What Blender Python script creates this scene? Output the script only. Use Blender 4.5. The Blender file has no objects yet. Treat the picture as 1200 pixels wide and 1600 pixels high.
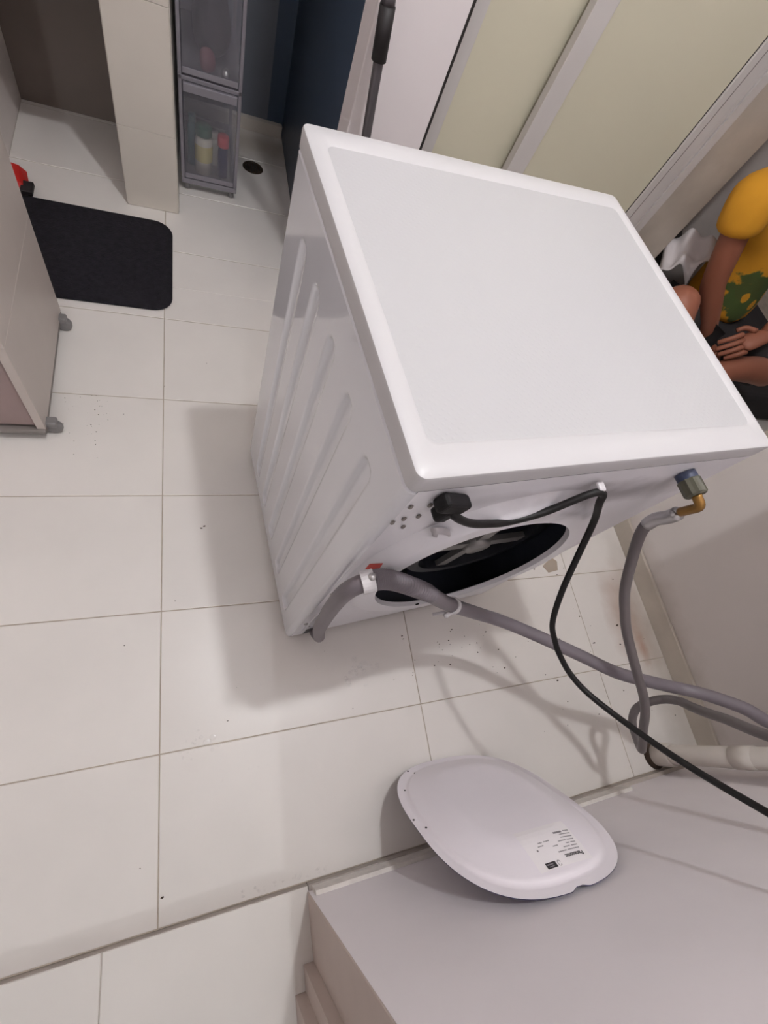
import bpy, bmesh, math, random
from mathutils import Vector, Matrix
random.seed(4)
SC = bpy.context.scene
COL = SC.collection
PI = math.pi

# ------------------------------------------------------------------ camera
CAM_H = 1.194
FPX = 722.837                      # focal length in pixels of the 1200x1600 frame
RC = ((0.92848092, -0.16898871, 0.3307053),      # camera right
      (-0.02011394, -0.91205147, -0.40958215),   # camera down
      (0.37083502, 0.37363743, -0.85022142))     # camera forward
cd = bpy.data.cameras.new('camera')
cd.sensor_fit = 'VERTICAL'; cd.sensor_height = 24.0; cd.lens = FPX * 24.0 / 1600.0
cd.clip_start = 0.02
cam = bpy.data.objects.new('camera', cd); COL.objects.link(cam)
M = Matrix.Identity(4)
for i in range(3):
    M[i][0] = RC[0][i]; M[i][1] = -RC[1][i]; M[i][2] = -RC[2][i]
M[2][3] = CAM_H
cam.matrix_world = M
SC.camera = cam

# ------------------------------------------------------------------ world, exposure
w = bpy.data.worlds.new('world'); SC.world = w; w.use_nodes = True
w.node_tree.nodes['Background'].inputs['Color'].default_value = (0.5, 0.5, 0.52, 1)
w.node_tree.nodes['Background'].inputs['Strength'].default_value = 0.05
SC.view_settings.view_transform = 'Standard'
SC.view_settings.look = 'None'
SC.view_settings.gamma = 1.0
SC.view_settings.exposure = 0.10
SC.view_settings.use_curve_mapping = False
LAMP = (0.48, 0.46, 2.545)
LAMP_STRENGTH = 640.0
HALL = (0.10, -3.4, 1.95)
HALL_STRENGTH = 450.0

# ------------------------------------------------------------------ materials
MATS = {}
def lin(c):
    return tuple(((x / 255.0) / 12.92 if x / 255.0 <= 0.04045 else ((x / 255.0 + 0.055) / 1.055) ** 2.4) for x in c)

def mat(name, rgb, rough=0.5, metal=0.0, var=0.05, scale=8.0, bump=0.0, bscale=40.0, spec=0.5, coat=0.0, stretch=(1, 1, 1)):
    """procedural principled material: base colour with a little noise variation, noise bump"""
    if name in MATS: return MATS[name]
    m = bpy.data.materials.new(name); m.use_nodes = True
    nt = m.node_tree; b = nt.nodes['Principled BSDF']
    c = lin(rgb)
    tc = nt.nodes.new('ShaderNodeTexCoord')
    mp = nt.nodes.new('ShaderNodeMapping'); mp.inputs['Scale'].default_value = stretch
    nt.links.new(tc.outputs['Object'], mp.inputs['Vector'])
    no = nt.nodes.new('ShaderNodeTexNoise'); no.inputs['Scale'].default_value = scale; no.inputs['Detail'].default_value = 5
    nt.links.new(mp.outputs['Vector'], no.inputs['Vector'])
    cr = nt.nodes.new('ShaderNodeValToRGB')
    cr.color_ramp.elements[0].position = 0.3; cr.color_ramp.elements[1].position = 0.7
    cr.color_ramp.elements[0].color = (*[x * (1 - var) for x in c], 1)
    cr.color_ramp.elements[1].color = (*[min(1, x * (1 + var)) for x in c], 1)
    nt.links.new(no.outputs['Fac'], cr.inputs['Fac'])
    nt.links.new(cr.outputs['Color'], b.inputs['Base Color'])
    b.inputs['Roughness'].default_value = rough
    b.inputs['Metallic'].default_value = metal
    b.inputs['Specular IOR Level'].default_value = spec
    b.inputs['Coat Weight'].default_value = coat
    if bump > 0:
        n2 = nt.nodes.new('ShaderNodeTexNoise'); n2.inputs['Scale'].default_value = bscale; n2.inputs['Detail'].default_value = 4
        nt.links.new(mp.outputs['Vector'], n2.inputs['Vector'])
        bp = nt.nodes.new('ShaderNodeBump'); bp.inputs['Strength'].default_value = bump; bp.inputs['Distance'].default_value = 0.004
        nt.links.new(n2.outputs['Fac'], bp.inputs['Height'])
        nt.links.new(bp.outputs['Normal'], b.inputs['Normal'])
    MATS[name] = m
    return m

def nodes_of(m):
    return m.node_tree, m.node_tree.nodes['Principled BSDF']

def stain(m, rgb, centre, radii, strength=0.8, nscale=30.0, space='world', crisp=False):
    """a stain or printed patch with a noisy border, laid on whatever base colour is there"""
    nt, b = nodes_of(m)
    src = b.inputs['Base Color'].links[0].from_socket
    if space == 'world':
        g = nt.nodes.new('ShaderNodeNewGeometry'); vec = g.outputs['Position']
    else:
        g = nt.nodes.new('ShaderNodeTexCoord'); vec = g.outputs['Object']
    mp = nt.nodes.new('ShaderNodeMapping'); mp.vector_type = 'POINT'
    mp.inputs['Location'].default_value = [-c / r for c, r in zip(centre, radii)]
    mp.inputs['Scale'].default_value = [1.0 / r for r in radii]
    nt.links.new(vec, mp.inputs['Vector'])
    ln = nt.nodes.new('ShaderNodeVectorMath'); ln.operation = 'LENGTH'
    nt.links.new(mp.outputs['Vector'], ln.inputs[0])
    no = nt.nodes.new('ShaderNodeTexNoise'); no.inputs['Scale'].default_value = nscale; no.inputs['Detail'].default_value = 6
    nt.links.new(vec, no.inputs['Vector'])
    ad = nt.nodes.new('ShaderNodeMath'); ad.operation = 'ADD'
    nt.links.new(ln.outputs['Value'], ad.inputs[0]); nt.links.new(no.outputs['Fac'], ad.inputs[1])
    rp = nt.nodes.new('ShaderNodeMapRange')
    rp.inputs['From Min'].default_value = 1.30 if crisp else 1.6; rp.inputs['From Max'].default_value = 1.22 if crisp else 0.7
    rp.inputs['To Min'].default_value = 0.0; rp.inputs['To Max'].default_value = strength
    nt.links.new(ad.outputs[0], rp.inputs['Value'])
    mx = nt.nodes.new('ShaderNodeMix'); mx.data_type = 'RGBA'
    nt.links.new(rp.outputs['Result'], mx.inputs[0])
    nt.links.new(src, mx.inputs[6])
    mx.inputs[7].default_value = (*lin(rgb), 1)
    nt.links.new(mx.outputs[2], b.inputs['Base Color'])

def emis(name, rgb, strength):
    m = bpy.data.materials.new(name); m.use_nodes = True
    b = m.node_tree.nodes['Principled BSDF']
    b.inputs['Base Color'].default_value = (*rgb, 1)
    b.inputs['Emission Color'].default_value = (*rgb, 1)
    b.inputs['Emission Strength'].default_value = strength
    return m

def clear_plastic(name, rgb, opacity, rough=0.25):
    m = bpy.data.materials.new(name); m.use_nodes = True
    nt = m.node_tree; b = nt.nodes['Principled BSDF']; out = nt.nodes['Material Output']
    no = nt.nodes.new('ShaderNodeTexNoise'); no.inputs['Scale'].default_value = 12
    cr = nt.nodes.new('ShaderNodeValToRGB')
    c = lin(rgb)
    cr.color_ramp.elements[0].color = (*[x * 0.9 for x in c], 1); cr.color_ramp.elements[1].color = (*c, 1)
    nt.links.new(no.outputs['Fac'], cr.inputs['Fac']); nt.links.new(cr.outputs['Color'], b.inputs['Base Color'])
    b.inputs['Roughness'].default_value = rough
    tr = nt.nodes.new('ShaderNodeBsdfTransparent'); mx = nt.nodes.new('ShaderNodeMixShader')
    mx.inputs[0].default_value = opacity
    nt.links.new(tr.outputs[0], mx.inputs[1]); nt.links.new(b.outputs[0], mx.inputs[2])
    nt.links.new(mx.outputs[0], out.inputs['Surface'])
    return m

# floor tiles: glossy off-white porcelain with faint smudges, rust stain and grime near the wall
m_tile = mat('glazed_tile', (228, 222, 217), rough=0.30, var=0.03, scale=5, spec=0.5)
stain(m_tile, (150, 105, 70), (1.33, 0.12, 0), (0.10, 0.20, 0.3), 0.50, 12)
stain(m_tile, (165, 95, 50), (1.345, 0.02, 0), (0.020, 0.07, 0.3), 0.5, 40)
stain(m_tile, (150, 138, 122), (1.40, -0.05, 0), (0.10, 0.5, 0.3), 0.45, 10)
stain(m_tile, (140, 125, 105), (0.26, 2.22, 0), (0.28, 0.14, 0.3), 0.6, 8)
m_grout = mat('grout', (178, 166, 152), rough=0.9, var=0.15, scale=20)
m_tile_hall = mat('hall_tile', (228, 222, 217), rough=0.30, var=0.03, scale=5)
m_wall = mat('painted_wall', (224, 216, 212), rough=0.55, var=0.03, scale=3, bump=0.08, bscale=25)
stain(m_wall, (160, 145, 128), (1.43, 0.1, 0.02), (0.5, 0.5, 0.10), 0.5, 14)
m_wall_near = mat('grey_wall', (243, 236, 239), rough=0.6, var=0.03, scale=4, bump=0.10, bscale=30)
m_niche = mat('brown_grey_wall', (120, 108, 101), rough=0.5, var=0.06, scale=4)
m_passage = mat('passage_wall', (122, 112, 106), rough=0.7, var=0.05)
m_ceiling = mat('ceiling_paint', (240, 238, 236), rough=0.8)
m_white_wall = mat('white_wall', (238, 230, 231), rough=0.55, var=0.02, scale=3)
m_wall_tile = mat('wall_tile', (205, 196, 186), rough=0.35, var=0.03, scale=4)
m_navy = mat('navy_paint', (64, 78, 98), rough=0.35, var=0.10, scale=3)
m_skirt = mat('skirting', (190, 180, 168), rough=0.5, var=0.10, scale=9, bump=0.2)
m_cement = mat('rough_white_cement', (226, 219, 213), rough=0.85, var=0.10, scale=40, bump=0.8, bscale=60)
m_riser = mat('kerb_riser', (176, 166, 158), rough=0.5, var=0.15, scale=14)
m_door_frame = mat('white_aluminium', (205, 199, 196), rough=0.4, var=0.02)
m_cream = mat('cream_panel', (212, 206, 184), rough=0.45, var=0.03, scale=1.5)
m_navy_lit = mat('navy_paint_lit', (108, 112, 122), rough=0.35, var=0.06, scale=3)  # lighter copy of the navy paint; lamp light is put into the colour
m_black = mat('black_gap', (38, 32, 30), rough=0.6)
m_enamel = mat('white_enamel', (226, 226, 232), rough=0.09, var=0.012, scale=4, spec=0.5, coat=0.3)
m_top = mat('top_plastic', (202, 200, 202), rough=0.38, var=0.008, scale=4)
m_rear = mat('rear_enamel', (238, 236, 241), rough=0.30, var=0.03, scale=6)
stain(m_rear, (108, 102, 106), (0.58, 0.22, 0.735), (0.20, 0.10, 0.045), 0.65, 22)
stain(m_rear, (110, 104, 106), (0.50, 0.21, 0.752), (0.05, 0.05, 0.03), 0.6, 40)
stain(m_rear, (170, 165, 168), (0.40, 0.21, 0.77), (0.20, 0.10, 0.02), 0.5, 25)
m_dimple = mat('dimple_grey', (186, 181, 184), rough=0.5, var=0.15, scale=60)
m_jamb = mat('jamb_tone', (200, 184, 176), rough=0.6, var=0.04)  # one even tone, darker than the near wall
m_dark_in = mat('dark_interior', (66, 70, 84), rough=0.5, var=0.15)
m_tub = mat('tub_plastic', (26, 28, 34), rough=0.45, var=0.2)
m_pulley = mat('cast_aluminium', (150, 148, 146), rough=0.4, metal=0.6, var=0.1)
m_belt = mat('rubber_belt', (22, 22, 24), rough=0.6)
m_hose = mat('grey_hose', (118, 110, 116), rough=0.45, var=0.06, scale=14)
m_hose2 = mat('dark_grey_hose', (104, 97, 97), rough=0.45, var=0.08, scale=14)
m_cord = mat('black_cord', (20, 18, 18), rough=0.5, spec=0.3, var=0.1)
m_plug = mat('black_plastic', (20, 18, 20), rough=0.55, spec=0.25)
m_clip = mat('white_clip', (214, 210, 212), rough=0.4)
m_red = mat('red_sticker', (206, 66, 58), rough=0.5)
m_valve = mat('olive_nut', (78, 76, 62), rough=0.45)
m_valve_blue = mat('blue_nut', (58, 66, 92), rough=0.45)
m_brass = mat('brass', (150, 112, 58), rough=0.35, metal=0.7, var=0.15, scale=30)
m_steel = mat('steel_ferrule', (190, 188, 188), rough=0.3, metal=0.85, var=0.05)
m_pvc = mat('pvc_pipe', (208, 200, 192), rough=0.4, var=0.06)
m_cover = mat('cover_enamel', (246, 239, 245), rough=0.42, var=0.02, scale=6)
m_cover_back = mat('cover_lining', (70, 62, 110), rough=0.5)
m_ink = mat('printed_ink', (46, 42, 46), rough=0.6)
m_ink_pale = mat('printed_grey_ink', (140, 134, 138), rough=0.6)
m_paper_label = mat('label_paper', (250, 244, 246), rough=0.6)
m_rug = mat('black_rug', (33, 31, 36), rough=0.95, var=0.25, scale=60, bump=0.9, bscale=180, spec=0.2)
m_cab = mat('cabinet_plastic', (194, 183, 176), rough=0.40, var=0.03)
m_cab_front = mat('pinkish_drawer_front', (152, 130, 128), rough=0.35, var=0.08, scale=6)
m_cab_base = mat('cabinet_base', (128, 120, 116), rough=0.5)
m_caster = mat('grey_caster', (126, 122, 122), rough=0.4)
m_redobj = mat('red_plastic', (190, 34, 30), rough=0.4)
m_drain = mat('rusty_drain', (62, 48, 36), rough=0.6, metal=0.4, var=0.3, scale=60)
m_pole = mat('grey_pole', (104, 100, 104), rough=0.35, metal=0.5)
m_grip = mat('black_grip', (26, 22, 24), rough=0.6)
m_mop = mat('mop_cloth', (150, 150, 158), rough=0.95, bump=0.8)
m_skin = mat('skin', (150, 92, 70), rough=0.55, var=0.05, scale=10)
m_shirt = mat('yellow_cotton', (208, 146, 34), rough=0.9, var=0.06, scale=8, bump=0.5, bscale=14)
m_print = mat('green_print', (58, 92, 46), rough=0.85, var=0.12, scale=30)
m_shorts = mat('dark_cloth', (40, 36, 38), rough=0.95, var=0.2)
m_hair = mat('black_hair', (24, 20, 19), rough=0.6)
m_cushion = mat('grey_cushion', (178, 170, 166), rough=0.95, var=0.06, bump=0.3)
m_bag = mat('black_bag', (34, 28, 27), rough=0.9, var=0.2)
m_olive = mat('olive_cloth', (92, 80, 42), rough=0.95, var=0.55, scale=14)
m_tissue = mat('white_cloth', (214, 207, 208), rough=0.9, var=0.02, bump=0.3, bscale=16)
m_clear = clear_plastic('clear_drawer', (160, 156, 164), 0.20, 0.2)
m_frame = clear_plastic('drawer_frame_plastic', (148, 142, 150), 0.80, 0.3)
m_green = mat('green_cap', (30, 84, 60), rough=0.5)
m_yellow_lab = mat('pale_yellow_label', (196, 184, 120), rough=0.6)
m_cream_bottle = mat('cream_bottle', (210, 204, 190), rough=0.5)
m_blue_bottle = mat('navy_bottle', (38, 40, 82), rough=0.4)
m_teal = mat('teal_bottle', (40, 92, 92), rough=0.4)
m_redcap = mat('red_cap', (190, 56, 62), rough=0.4)
m_darkcloth = mat('dark_bundle', (40, 34, 38), rough=0.9, var=0.2)
m_pink = mat('pink_item', (112, 66, 76), rough=0.7)
m_dirt = mat('dirt', (70, 56, 46), rough=0.95, var=0.3)
m_scrap = mat('grey_scrap', (172, 158, 144), rough=0.9, var=0.1)

def water_mat():
    m = bpy.data.materials.new('water'); m.use_nodes = True
    nt = m.node_tree; out = nt.nodes['Material Output']
    tr = nt.nodes.new('ShaderNodeBsdfTransparent'); gl = nt.nodes.new('ShaderNodeBsdfGlossy'); gl.inputs["Roughness"].default_value = 0.18
    mx = nt.nodes.new('ShaderNodeMixShader'); mx.inputs[0].default_value = 0.10
    nt.links.new(tr.outputs[0], mx.inputs[1]); nt.links.new(gl.outputs[0], mx.inputs[2])
    nt.links.new(mx.outputs[0], out.inputs['Surface'])
    return m
m_water = water_mat()

# fine dotted relief on the inner field of the machine's top
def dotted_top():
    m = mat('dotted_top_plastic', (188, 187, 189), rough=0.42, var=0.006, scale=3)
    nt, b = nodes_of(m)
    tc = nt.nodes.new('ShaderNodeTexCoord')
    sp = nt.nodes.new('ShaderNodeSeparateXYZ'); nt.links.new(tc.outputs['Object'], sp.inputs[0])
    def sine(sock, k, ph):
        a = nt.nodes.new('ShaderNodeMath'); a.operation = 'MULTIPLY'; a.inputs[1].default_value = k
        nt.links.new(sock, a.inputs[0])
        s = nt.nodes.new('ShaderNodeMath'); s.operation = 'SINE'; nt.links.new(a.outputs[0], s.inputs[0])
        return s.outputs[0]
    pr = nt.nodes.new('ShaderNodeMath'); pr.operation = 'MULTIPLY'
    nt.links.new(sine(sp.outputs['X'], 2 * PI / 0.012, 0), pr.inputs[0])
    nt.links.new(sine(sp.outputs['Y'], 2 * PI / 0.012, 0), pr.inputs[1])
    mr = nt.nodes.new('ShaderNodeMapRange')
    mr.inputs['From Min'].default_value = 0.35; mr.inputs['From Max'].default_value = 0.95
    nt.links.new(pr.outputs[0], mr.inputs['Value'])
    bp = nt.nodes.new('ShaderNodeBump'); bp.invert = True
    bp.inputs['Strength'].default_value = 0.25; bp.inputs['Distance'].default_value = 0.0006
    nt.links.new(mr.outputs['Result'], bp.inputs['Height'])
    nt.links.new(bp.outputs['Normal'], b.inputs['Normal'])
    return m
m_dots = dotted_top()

# ------------------------------------------------------------------ mesh helpers
def link(name, me, m=None, parent=None):
    o = bpy.data.objects.new(name, me); COL.objects.link(o)
    if m is not None and len(me.materials) == 0: me.materials.append(m)
    if parent is not None: o.parent = parent
    return o

def mesh(name, verts, faces, m, parent=None, smooth=False):
    me = bpy.data.meshes.new(name); me.from_pydata([tuple(v) for v in verts], [], faces); me.update()
    bm = bmesh.new(); bm.from_mesh(me); bmesh.ops.recalc_face_normals(bm, faces=bm.faces); bm.to_mesh(me); bm.free()
    if smooth:
        for p in me.polygons: p.use_smooth = True
    return link(name, me, m, parent)

def from_bm(name, bm, m, parent=None, smooth=False):
    bmesh.ops.recalc_face_normals(bm, faces=bm.faces)
    me = bpy.data.meshes.new(name); bm.to_mesh(me); bm.free()
    if smooth:
        for p in me.polygons: p.use_smooth = True
    return link(name, me, m, parent)

def add_box(bm, lo, hi, bev=0.0, seg=2, mtx=None):
    b2 = bmesh.new()
    bmesh.ops.create_cube(b2, size=1.0)
    for v in b2.verts:
        v.co = Vector([lo[i] + (v.co[i] + 0.5) * (hi[i] - lo[i]) for i in range(3)])
    if bev > 0:
        bmesh.ops.bevel(b2, geom=list(b2.edges), offset=bev, segments=seg, affect='EDGES', profile=0.5)
    if mtx is not None: bmesh.ops.transform(b2, matrix=mtx, verts=b2.verts)
    vm = {}
    for v in b2.verts: vm[v] = bm.verts.new(v.co)
    for f in b2.faces:
        try: bm.faces.new([vm[v] for v in f.verts])
        except ValueError: pass
    b2.free()

def box(name, lo, hi, m, parent=None, bev=0.0, seg=2, mtx=None):
    bm = bmesh.new(); add_box(bm, lo, hi, bev, seg, mtx)
    return from_bm(name, bm, m, parent)

def boxes(name, lst, m, parent=None, bev=0.0):
    bm = bmesh.new()
    for lo, hi in lst: add_box(bm, lo, hi, bev)
    return from_bm(name, bm, m, parent)

def catmull(pts, n=8):
    P = [Vector(p) for p in pts]
    P = [P[0] * 2 - P[1]] + P + [P[-1] * 2 - P[-2]]
    out = []
    for i in range(1, len(P) - 2):
        a, b, c, d = P[i - 1:i + 3]
        for k in range(n):
            t = k / n
            out.append(0.5 * ((2 * b) + (c - a) * t + (2 * a - 5 * b + 4 * c - d) * t * t + (3 * b - a - 3 * c + d) * t ** 3))
    out.append(P[-2])
    return out

def add_tube(bm, path, rad, seg=14, caps=True):
    """sweep a circle along a path; rad is a number or a function of the index"""
    T = []
    for i in range(len(path)):
        a = path[max(0, i - 1)]; b = path[min(len(path) - 1, i + 1)]
        T.append((b - a).normalized())
    n = T[0].orthogonal().normalized()
    rings = []
    for i, p in enumerate(path):
        n = (n - T[i] * n.dot(T[i])).normalized(); bn = T[i].cross(n)
        r = rad(i) if callable(rad) else rad
        rings.append([bm.verts.new(p + n * (r * math.cos(2 * PI * k / seg)) + bn * (r * math.sin(2 * PI * k / seg))) for k in range(seg)])
    for a, b in zip(rings, rings[1:]):
        for k in range(seg): bm.faces.new((a[k], a[(k + 1) % seg], b[(k + 1) % seg], b[k]))
    if caps:
        bm.faces.new(list(reversed(rings[0]))); bm.faces.new(rings[-1])

def tube(name, path, rad, m, parent=None, seg=14, caps=True):
    bm = bmesh.new(); add_tube(bm, [Vector(p) for p in path], rad, seg, caps)
    return from_bm(name, bm, m, parent, smooth=True)

def lathe(name, prof, m, parent=None, seg=28, mtx=None, smooth=True):
    """prof: list of (radius, height)"""
    bm = bmesh.new(); rings = []
    for r, z in prof:
        if r < 1e-6: rings.append([bm.verts.new((0, 0, z))])
        else: rings.append([bm.verts.new((r * math.cos(2 * PI * k / seg), r * math.sin(2 * PI * k / seg), z)) for k in range(seg)])
    for a, b in zip(rings, rings[1:]):
        for k in range(seg):
            k2 = (k + 1) % seg
            if len(a) == 1 and len(b) == 1: continue
            if len(a) == 1: bm.faces.new((a[0], b[k], b[k2]))
            elif len(b) == 1: bm.faces.new((a[k], a[k2], b[0]))
            else: bm.faces.new((a[k], a[k2], b[k2], b[k]))
    if mtx is not None: bmesh.ops.transform(bm, matrix=mtx, verts=bm.verts)
    o = from_bm(name, bm, m, parent, smooth=smooth)
    return o

def align(p, d):
    """matrix at p with local z along d"""
    q = Vector(d).normalized().to_track_quat('Z', 'Y')
    return Matrix.Translation(Vector(p)) @ q.to_matrix().to_4x4()

def tag(o, label, cat, group=None, kind=None):
    o['label'] = label
    if cat: o['category'] = cat
    if group: o['group'] = group
    if kind: o['kind'] = kind
    return o

def thing(name, label, cat, loc=(0, 0, 0), rz=0.0, group=None):
    o = bpy.data.objects.new(name, None); COL.objects.link(o)
    o.location = loc; o.rotation_euler = (0, 0, rz); o.empty_display_size = 0.05
    return tag(o, label, cat, group)

def struct(o, label=None):
    o['kind'] = 'structure'
    if label: o['label'] = label
    return o

def auto_smooth(o, ang=40):
    me = o.data
    for p in me.polygons: p.use_smooth = True
    bm = bmesh.new(); bm.from_mesh(me)
    for e in bm.edges:
        if len(e.link_faces) == 2 and e.calc_face_angle(0) > math.radians(ang): e.smooth = False
    bm.to_mesh(me); bm.free()

def superel(A, B, n, N, phase=0.0):
    out = []
    for k in range(N):
        t = 2 * PI * k / N + phase
        c, s = math.cos(t), math.sin(t)
        out.append((A * math.copysign(abs(c) ** (2 / n), c), B * math.copysign(abs(s) ** (2 / n), s)))
    return out

# ------------------------------------------------------------------ structure: floors
YN = -0.328            # near wall plane
XR = 1.43              # right wall plane
YD = 1.33              # plane of the sliding doors
CEIL = 2.60
TX0, TW = -0.0878, 0.6122
TY0, TH = 1.4966, 0.3037

def tile_floor(parent, regions, x0, tw, y0, th, ztop, m, thick=0.010, gap=0.0010):
    """individual floor tiles, cut to the given rectangular regions"""
    cache = {}
    for (xa, ya, xb, yb) in regions:
        i0 = math.floor((xa - x0) / tw); i1 = math.ceil((xb - x0) / tw)
        j0 = math.floor((ya - y0) / th); j1 = math.ceil((yb - y0) / th)
        for i in range(i0, i1):
            for j in range(j0, j1):
                ax = max(xa, x0 + i * tw + gap); bx = min(xb, x0 + (i + 1) * tw - gap)
                ay = max(ya, y0 + j * th + gap); by = min(yb, y0 + (j + 1) * th - gap)
                if bx - ax < 0.012 or by - ay < 0.012: continue
                key = (round(bx - ax, 4), round(by - ay, 4))
                if key not in cache:
                    hx, hy = key[0] / 2, key[1] / 2; c = 0.0012
                    v = [(-hx, -hy, -thick), (hx, -hy, -thick), (hx, hy, -thick), (-hx, hy, -thick),
                         (-hx, -hy, -c), (hx, -hy, -c), (hx, hy, -c), (-hx, hy, -c),
                         (-hx + c, -hy + c, 0), (hx - c, -hy + c, 0), (hx - c, hy - c, 0), (-hx + c, hy - c, 0)]
                    f = [(0, 1, 5, 4), (1, 2, 6, 5), (2, 3, 7, 6), (3, 0, 4, 7), (4, 5, 9, 8), (5, 6, 10, 9), (6, 7, 11, 10), (7, 4, 8, 11), (8, 9, 10, 11)]
                    me = bpy.data.meshes.new('tile'); me.from_pydata(v, [], f); me.update(); me.materials.append(m)
                    cache[key] = me
                o = bpy.data.objects.new('tile', cache[key]); COL.objects.link(o)
                o.parent = parent
                o.location = ((ax + bx) / 2, (ay + by) / 2, ztop)

floor = struct(boxes('floor', [((-0.95, -0.318, -0.06), (4.0, 3.0, -0.0010))], m_grout), 'off-white tiled floor of the utility room')
tile_floor(floor, [(-0.90, -0.316, XR, 1.33), (-0.545, 1.33, 0.366, 2.33)], TX0, TW, TY0, TH, 0.0, m_tile)
tile_floor(floor, [(XR, 0.40, 3.9, 1.60)], TX0, TW, TY0, TH, 0.0, m_tile)
floor2 = struct(boxes('floor_2', [((-1.30, -4.2, -0.06), (1.9, -0.479, 0.0185)), ((-0.719, -0.4791, -0.06), (0.1915, -0.3185, 0.0185))], m_riser), 'raised tiled floor of the passage through the doorway')
tile_floor(floor2, [(-1.20, -2.6, 0.1915, -0.3185)], -0.175 - 0.6122, 0.6122, -0.3185, 0.6122, 0.020, m_tile_hall)

# ------------------------------------------------------------------ structure: walls
struct(boxes('ceiling', [((-1.35, -4.3, CEIL), (4.1, 3.1, CEIL + 0.05))], m_ceiling))
struct(boxes('wall_left', [((-1.0, -0.33, 0), (-0.90, 1.69, CEIL)), ((-1.0, 1.69, 0), (-0.545, 2.5, CEIL))], m_wall))
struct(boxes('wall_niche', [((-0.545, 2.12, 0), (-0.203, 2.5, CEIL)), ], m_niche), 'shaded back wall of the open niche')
# near wall with the stepped jamb of the doorway
wn = struct(boxes('wall_near', [
    ((0.192, -0.478, 0.0), (1.53, YN, CEIL)),
    ((0.192, -0.560, 0.0), (0.60, -0.4785, CEIL)),
    ((-1.0, -0.478, 0.0), (-0.72, YN, CEIL)),
    ((-0.72, -0.478, 2.08), (0.1915, YN, CEIL))], m_wall_near), 'grey painted wall the oval cover leans on, ending at the doorway')
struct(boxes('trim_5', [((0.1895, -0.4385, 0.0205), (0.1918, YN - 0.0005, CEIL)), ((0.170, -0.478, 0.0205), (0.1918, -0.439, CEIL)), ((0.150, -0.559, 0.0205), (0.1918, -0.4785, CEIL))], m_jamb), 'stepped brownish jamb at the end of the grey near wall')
struct(boxes('baseboard_near', [((0.193, YN, 0.0), (XR, YN + 0.010, 0.020))], m_riser), 'grey strip at the foot of the near wall')
struct(boxes('baseboard_near_2', [((0.200, YN, 0.021), (1.06, YN + 0.008, 0.060))], m_cement), 'rough whitish cement strip above the grey skirting')
# right wall with the door opening to the bedroom
struct(boxes('wall_right', [((XR, YN, 0), (XR + 0.11, 0.475, CEIL)), ((XR, 0.475, 2.06), (XR + 0.11, YD + 0.02, CEIL))], m_wall))
struct(boxes('wall_right_2', [((XR + 0.0005, YD + 0.022, 0), (1.615, YD + 0.12, CEIL))], m_skirt), 'greyish return of the wall between the sliding doors and the bedroom opening')
struct(boxes('baseboard_right', [((XR - 0.012, YN + 0.011, 0.0), (XR, 0.470, 0.068))], m_skirt, bev=0.002), 'dirty skirting strip along the right wall')
t1 = struct(boxes('trim_1', [((XR - 0.004, 0.4755, 0.0), (XR + 0.112, 0.492, 2.06)), ((XR - 0.004, 0.4755, 2.045), (XR + 0.112, YD + 0.02, 2.0595))], m_skirt), 'stained jamb of the open bedroom doorway')
# marks of old hinges on the stained jamb
for z in (0.10, 0.16, 0.22, 0.29, 0.36):
    box('hinge_mark', (XR - 0.0055, 0.477, z), (XR - 0.004, 0.489, z + 0.022), m_brass, t1)
# far wall: white wall end, door header, and the dark backing behind the sliding doors
wf = struct(boxes('wall_far', [((0.366, YD, 0), (0.566, YD + 0.10, CEIL)), ((0.566, YD, 2.06), (XR, YD + 0.10, CEIL))], m_white_wall, bev=0.003), 'white wall end between the blue alcove and the sliding doors')
struct(boxes('wall_far_2', [((0.566, YD + 0.101, 0), (XR, YD + 0.12, CEIL))], m_black), 'dark backing behind the sliding doors')
# blue alcove
struct(boxes('wall_alcove', [((0.366, YD + 0.10, 0), (0.46, 2.43, CEIL))], m_navy), 'navy blue side wall of the alcove')
struct(boxes('wall_back', [((-0.046, 2.33, 0), (0.300, 2.43, CEIL))], m_navy_lit), 'lit part of the alcove back wall, its light put into the grey-blue colour')  # coloured as if lit; the strip beside it stays navy past the shadow edge
struct(boxes('wall_back_2', [((0.300, 2.329, 0), (0.366, 2.43, CEIL))], m_navy), 'shaded part of the alcove back wall, left in plain navy')
struct(boxes('baseboard_back', [((-0.046, 2.305, 0), (0.362, 2.33, 0.045))], m_wall_tile, bev=0.002), 'low pale tiled kerb along the alcove back wall')
# pillar clad in pale tiles
pil = struct(boxes('wall_pillar', [((-0.2005, 1.691, 0), (-0.0475, 2.43, CEIL))], m_grout), 'tiled pillar between the niche and the blue alcove')
for k in range(9):
    z0 = 0.0 if k == 0 else 0.242 + (k - 1) * 0.3
    z1 = min(0.242 + k * 0.3 + 0.0002, CEIL)
    box('tile', (-0.203, 1.686, z0 + 0.001), (-0.046, 1.696, z1), m_wall_tile, pil, bev=0.0008, seg=1)
    box('tile', (-0.206, 1.6965, z0 + 0.001), (-0.2003, 2.119, z1), m_wall_tile, pil)
    box('tile', (-0.0477, 1.6965, z0 + 0.001), (-0.044, 2.329, z1), m_wall_tile, pil)
# unseen slab added over the niche (above the frame) to shade it
ct = tag(box('shade_slab', (-0.544, 1.68, 0.58), (-0.207, 2.12, 0.62), m_wall_tile, bev=0.003), 'pale unseen slab added above the niche left of the tiled pillar to shade it', 'shade_slab')
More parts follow.
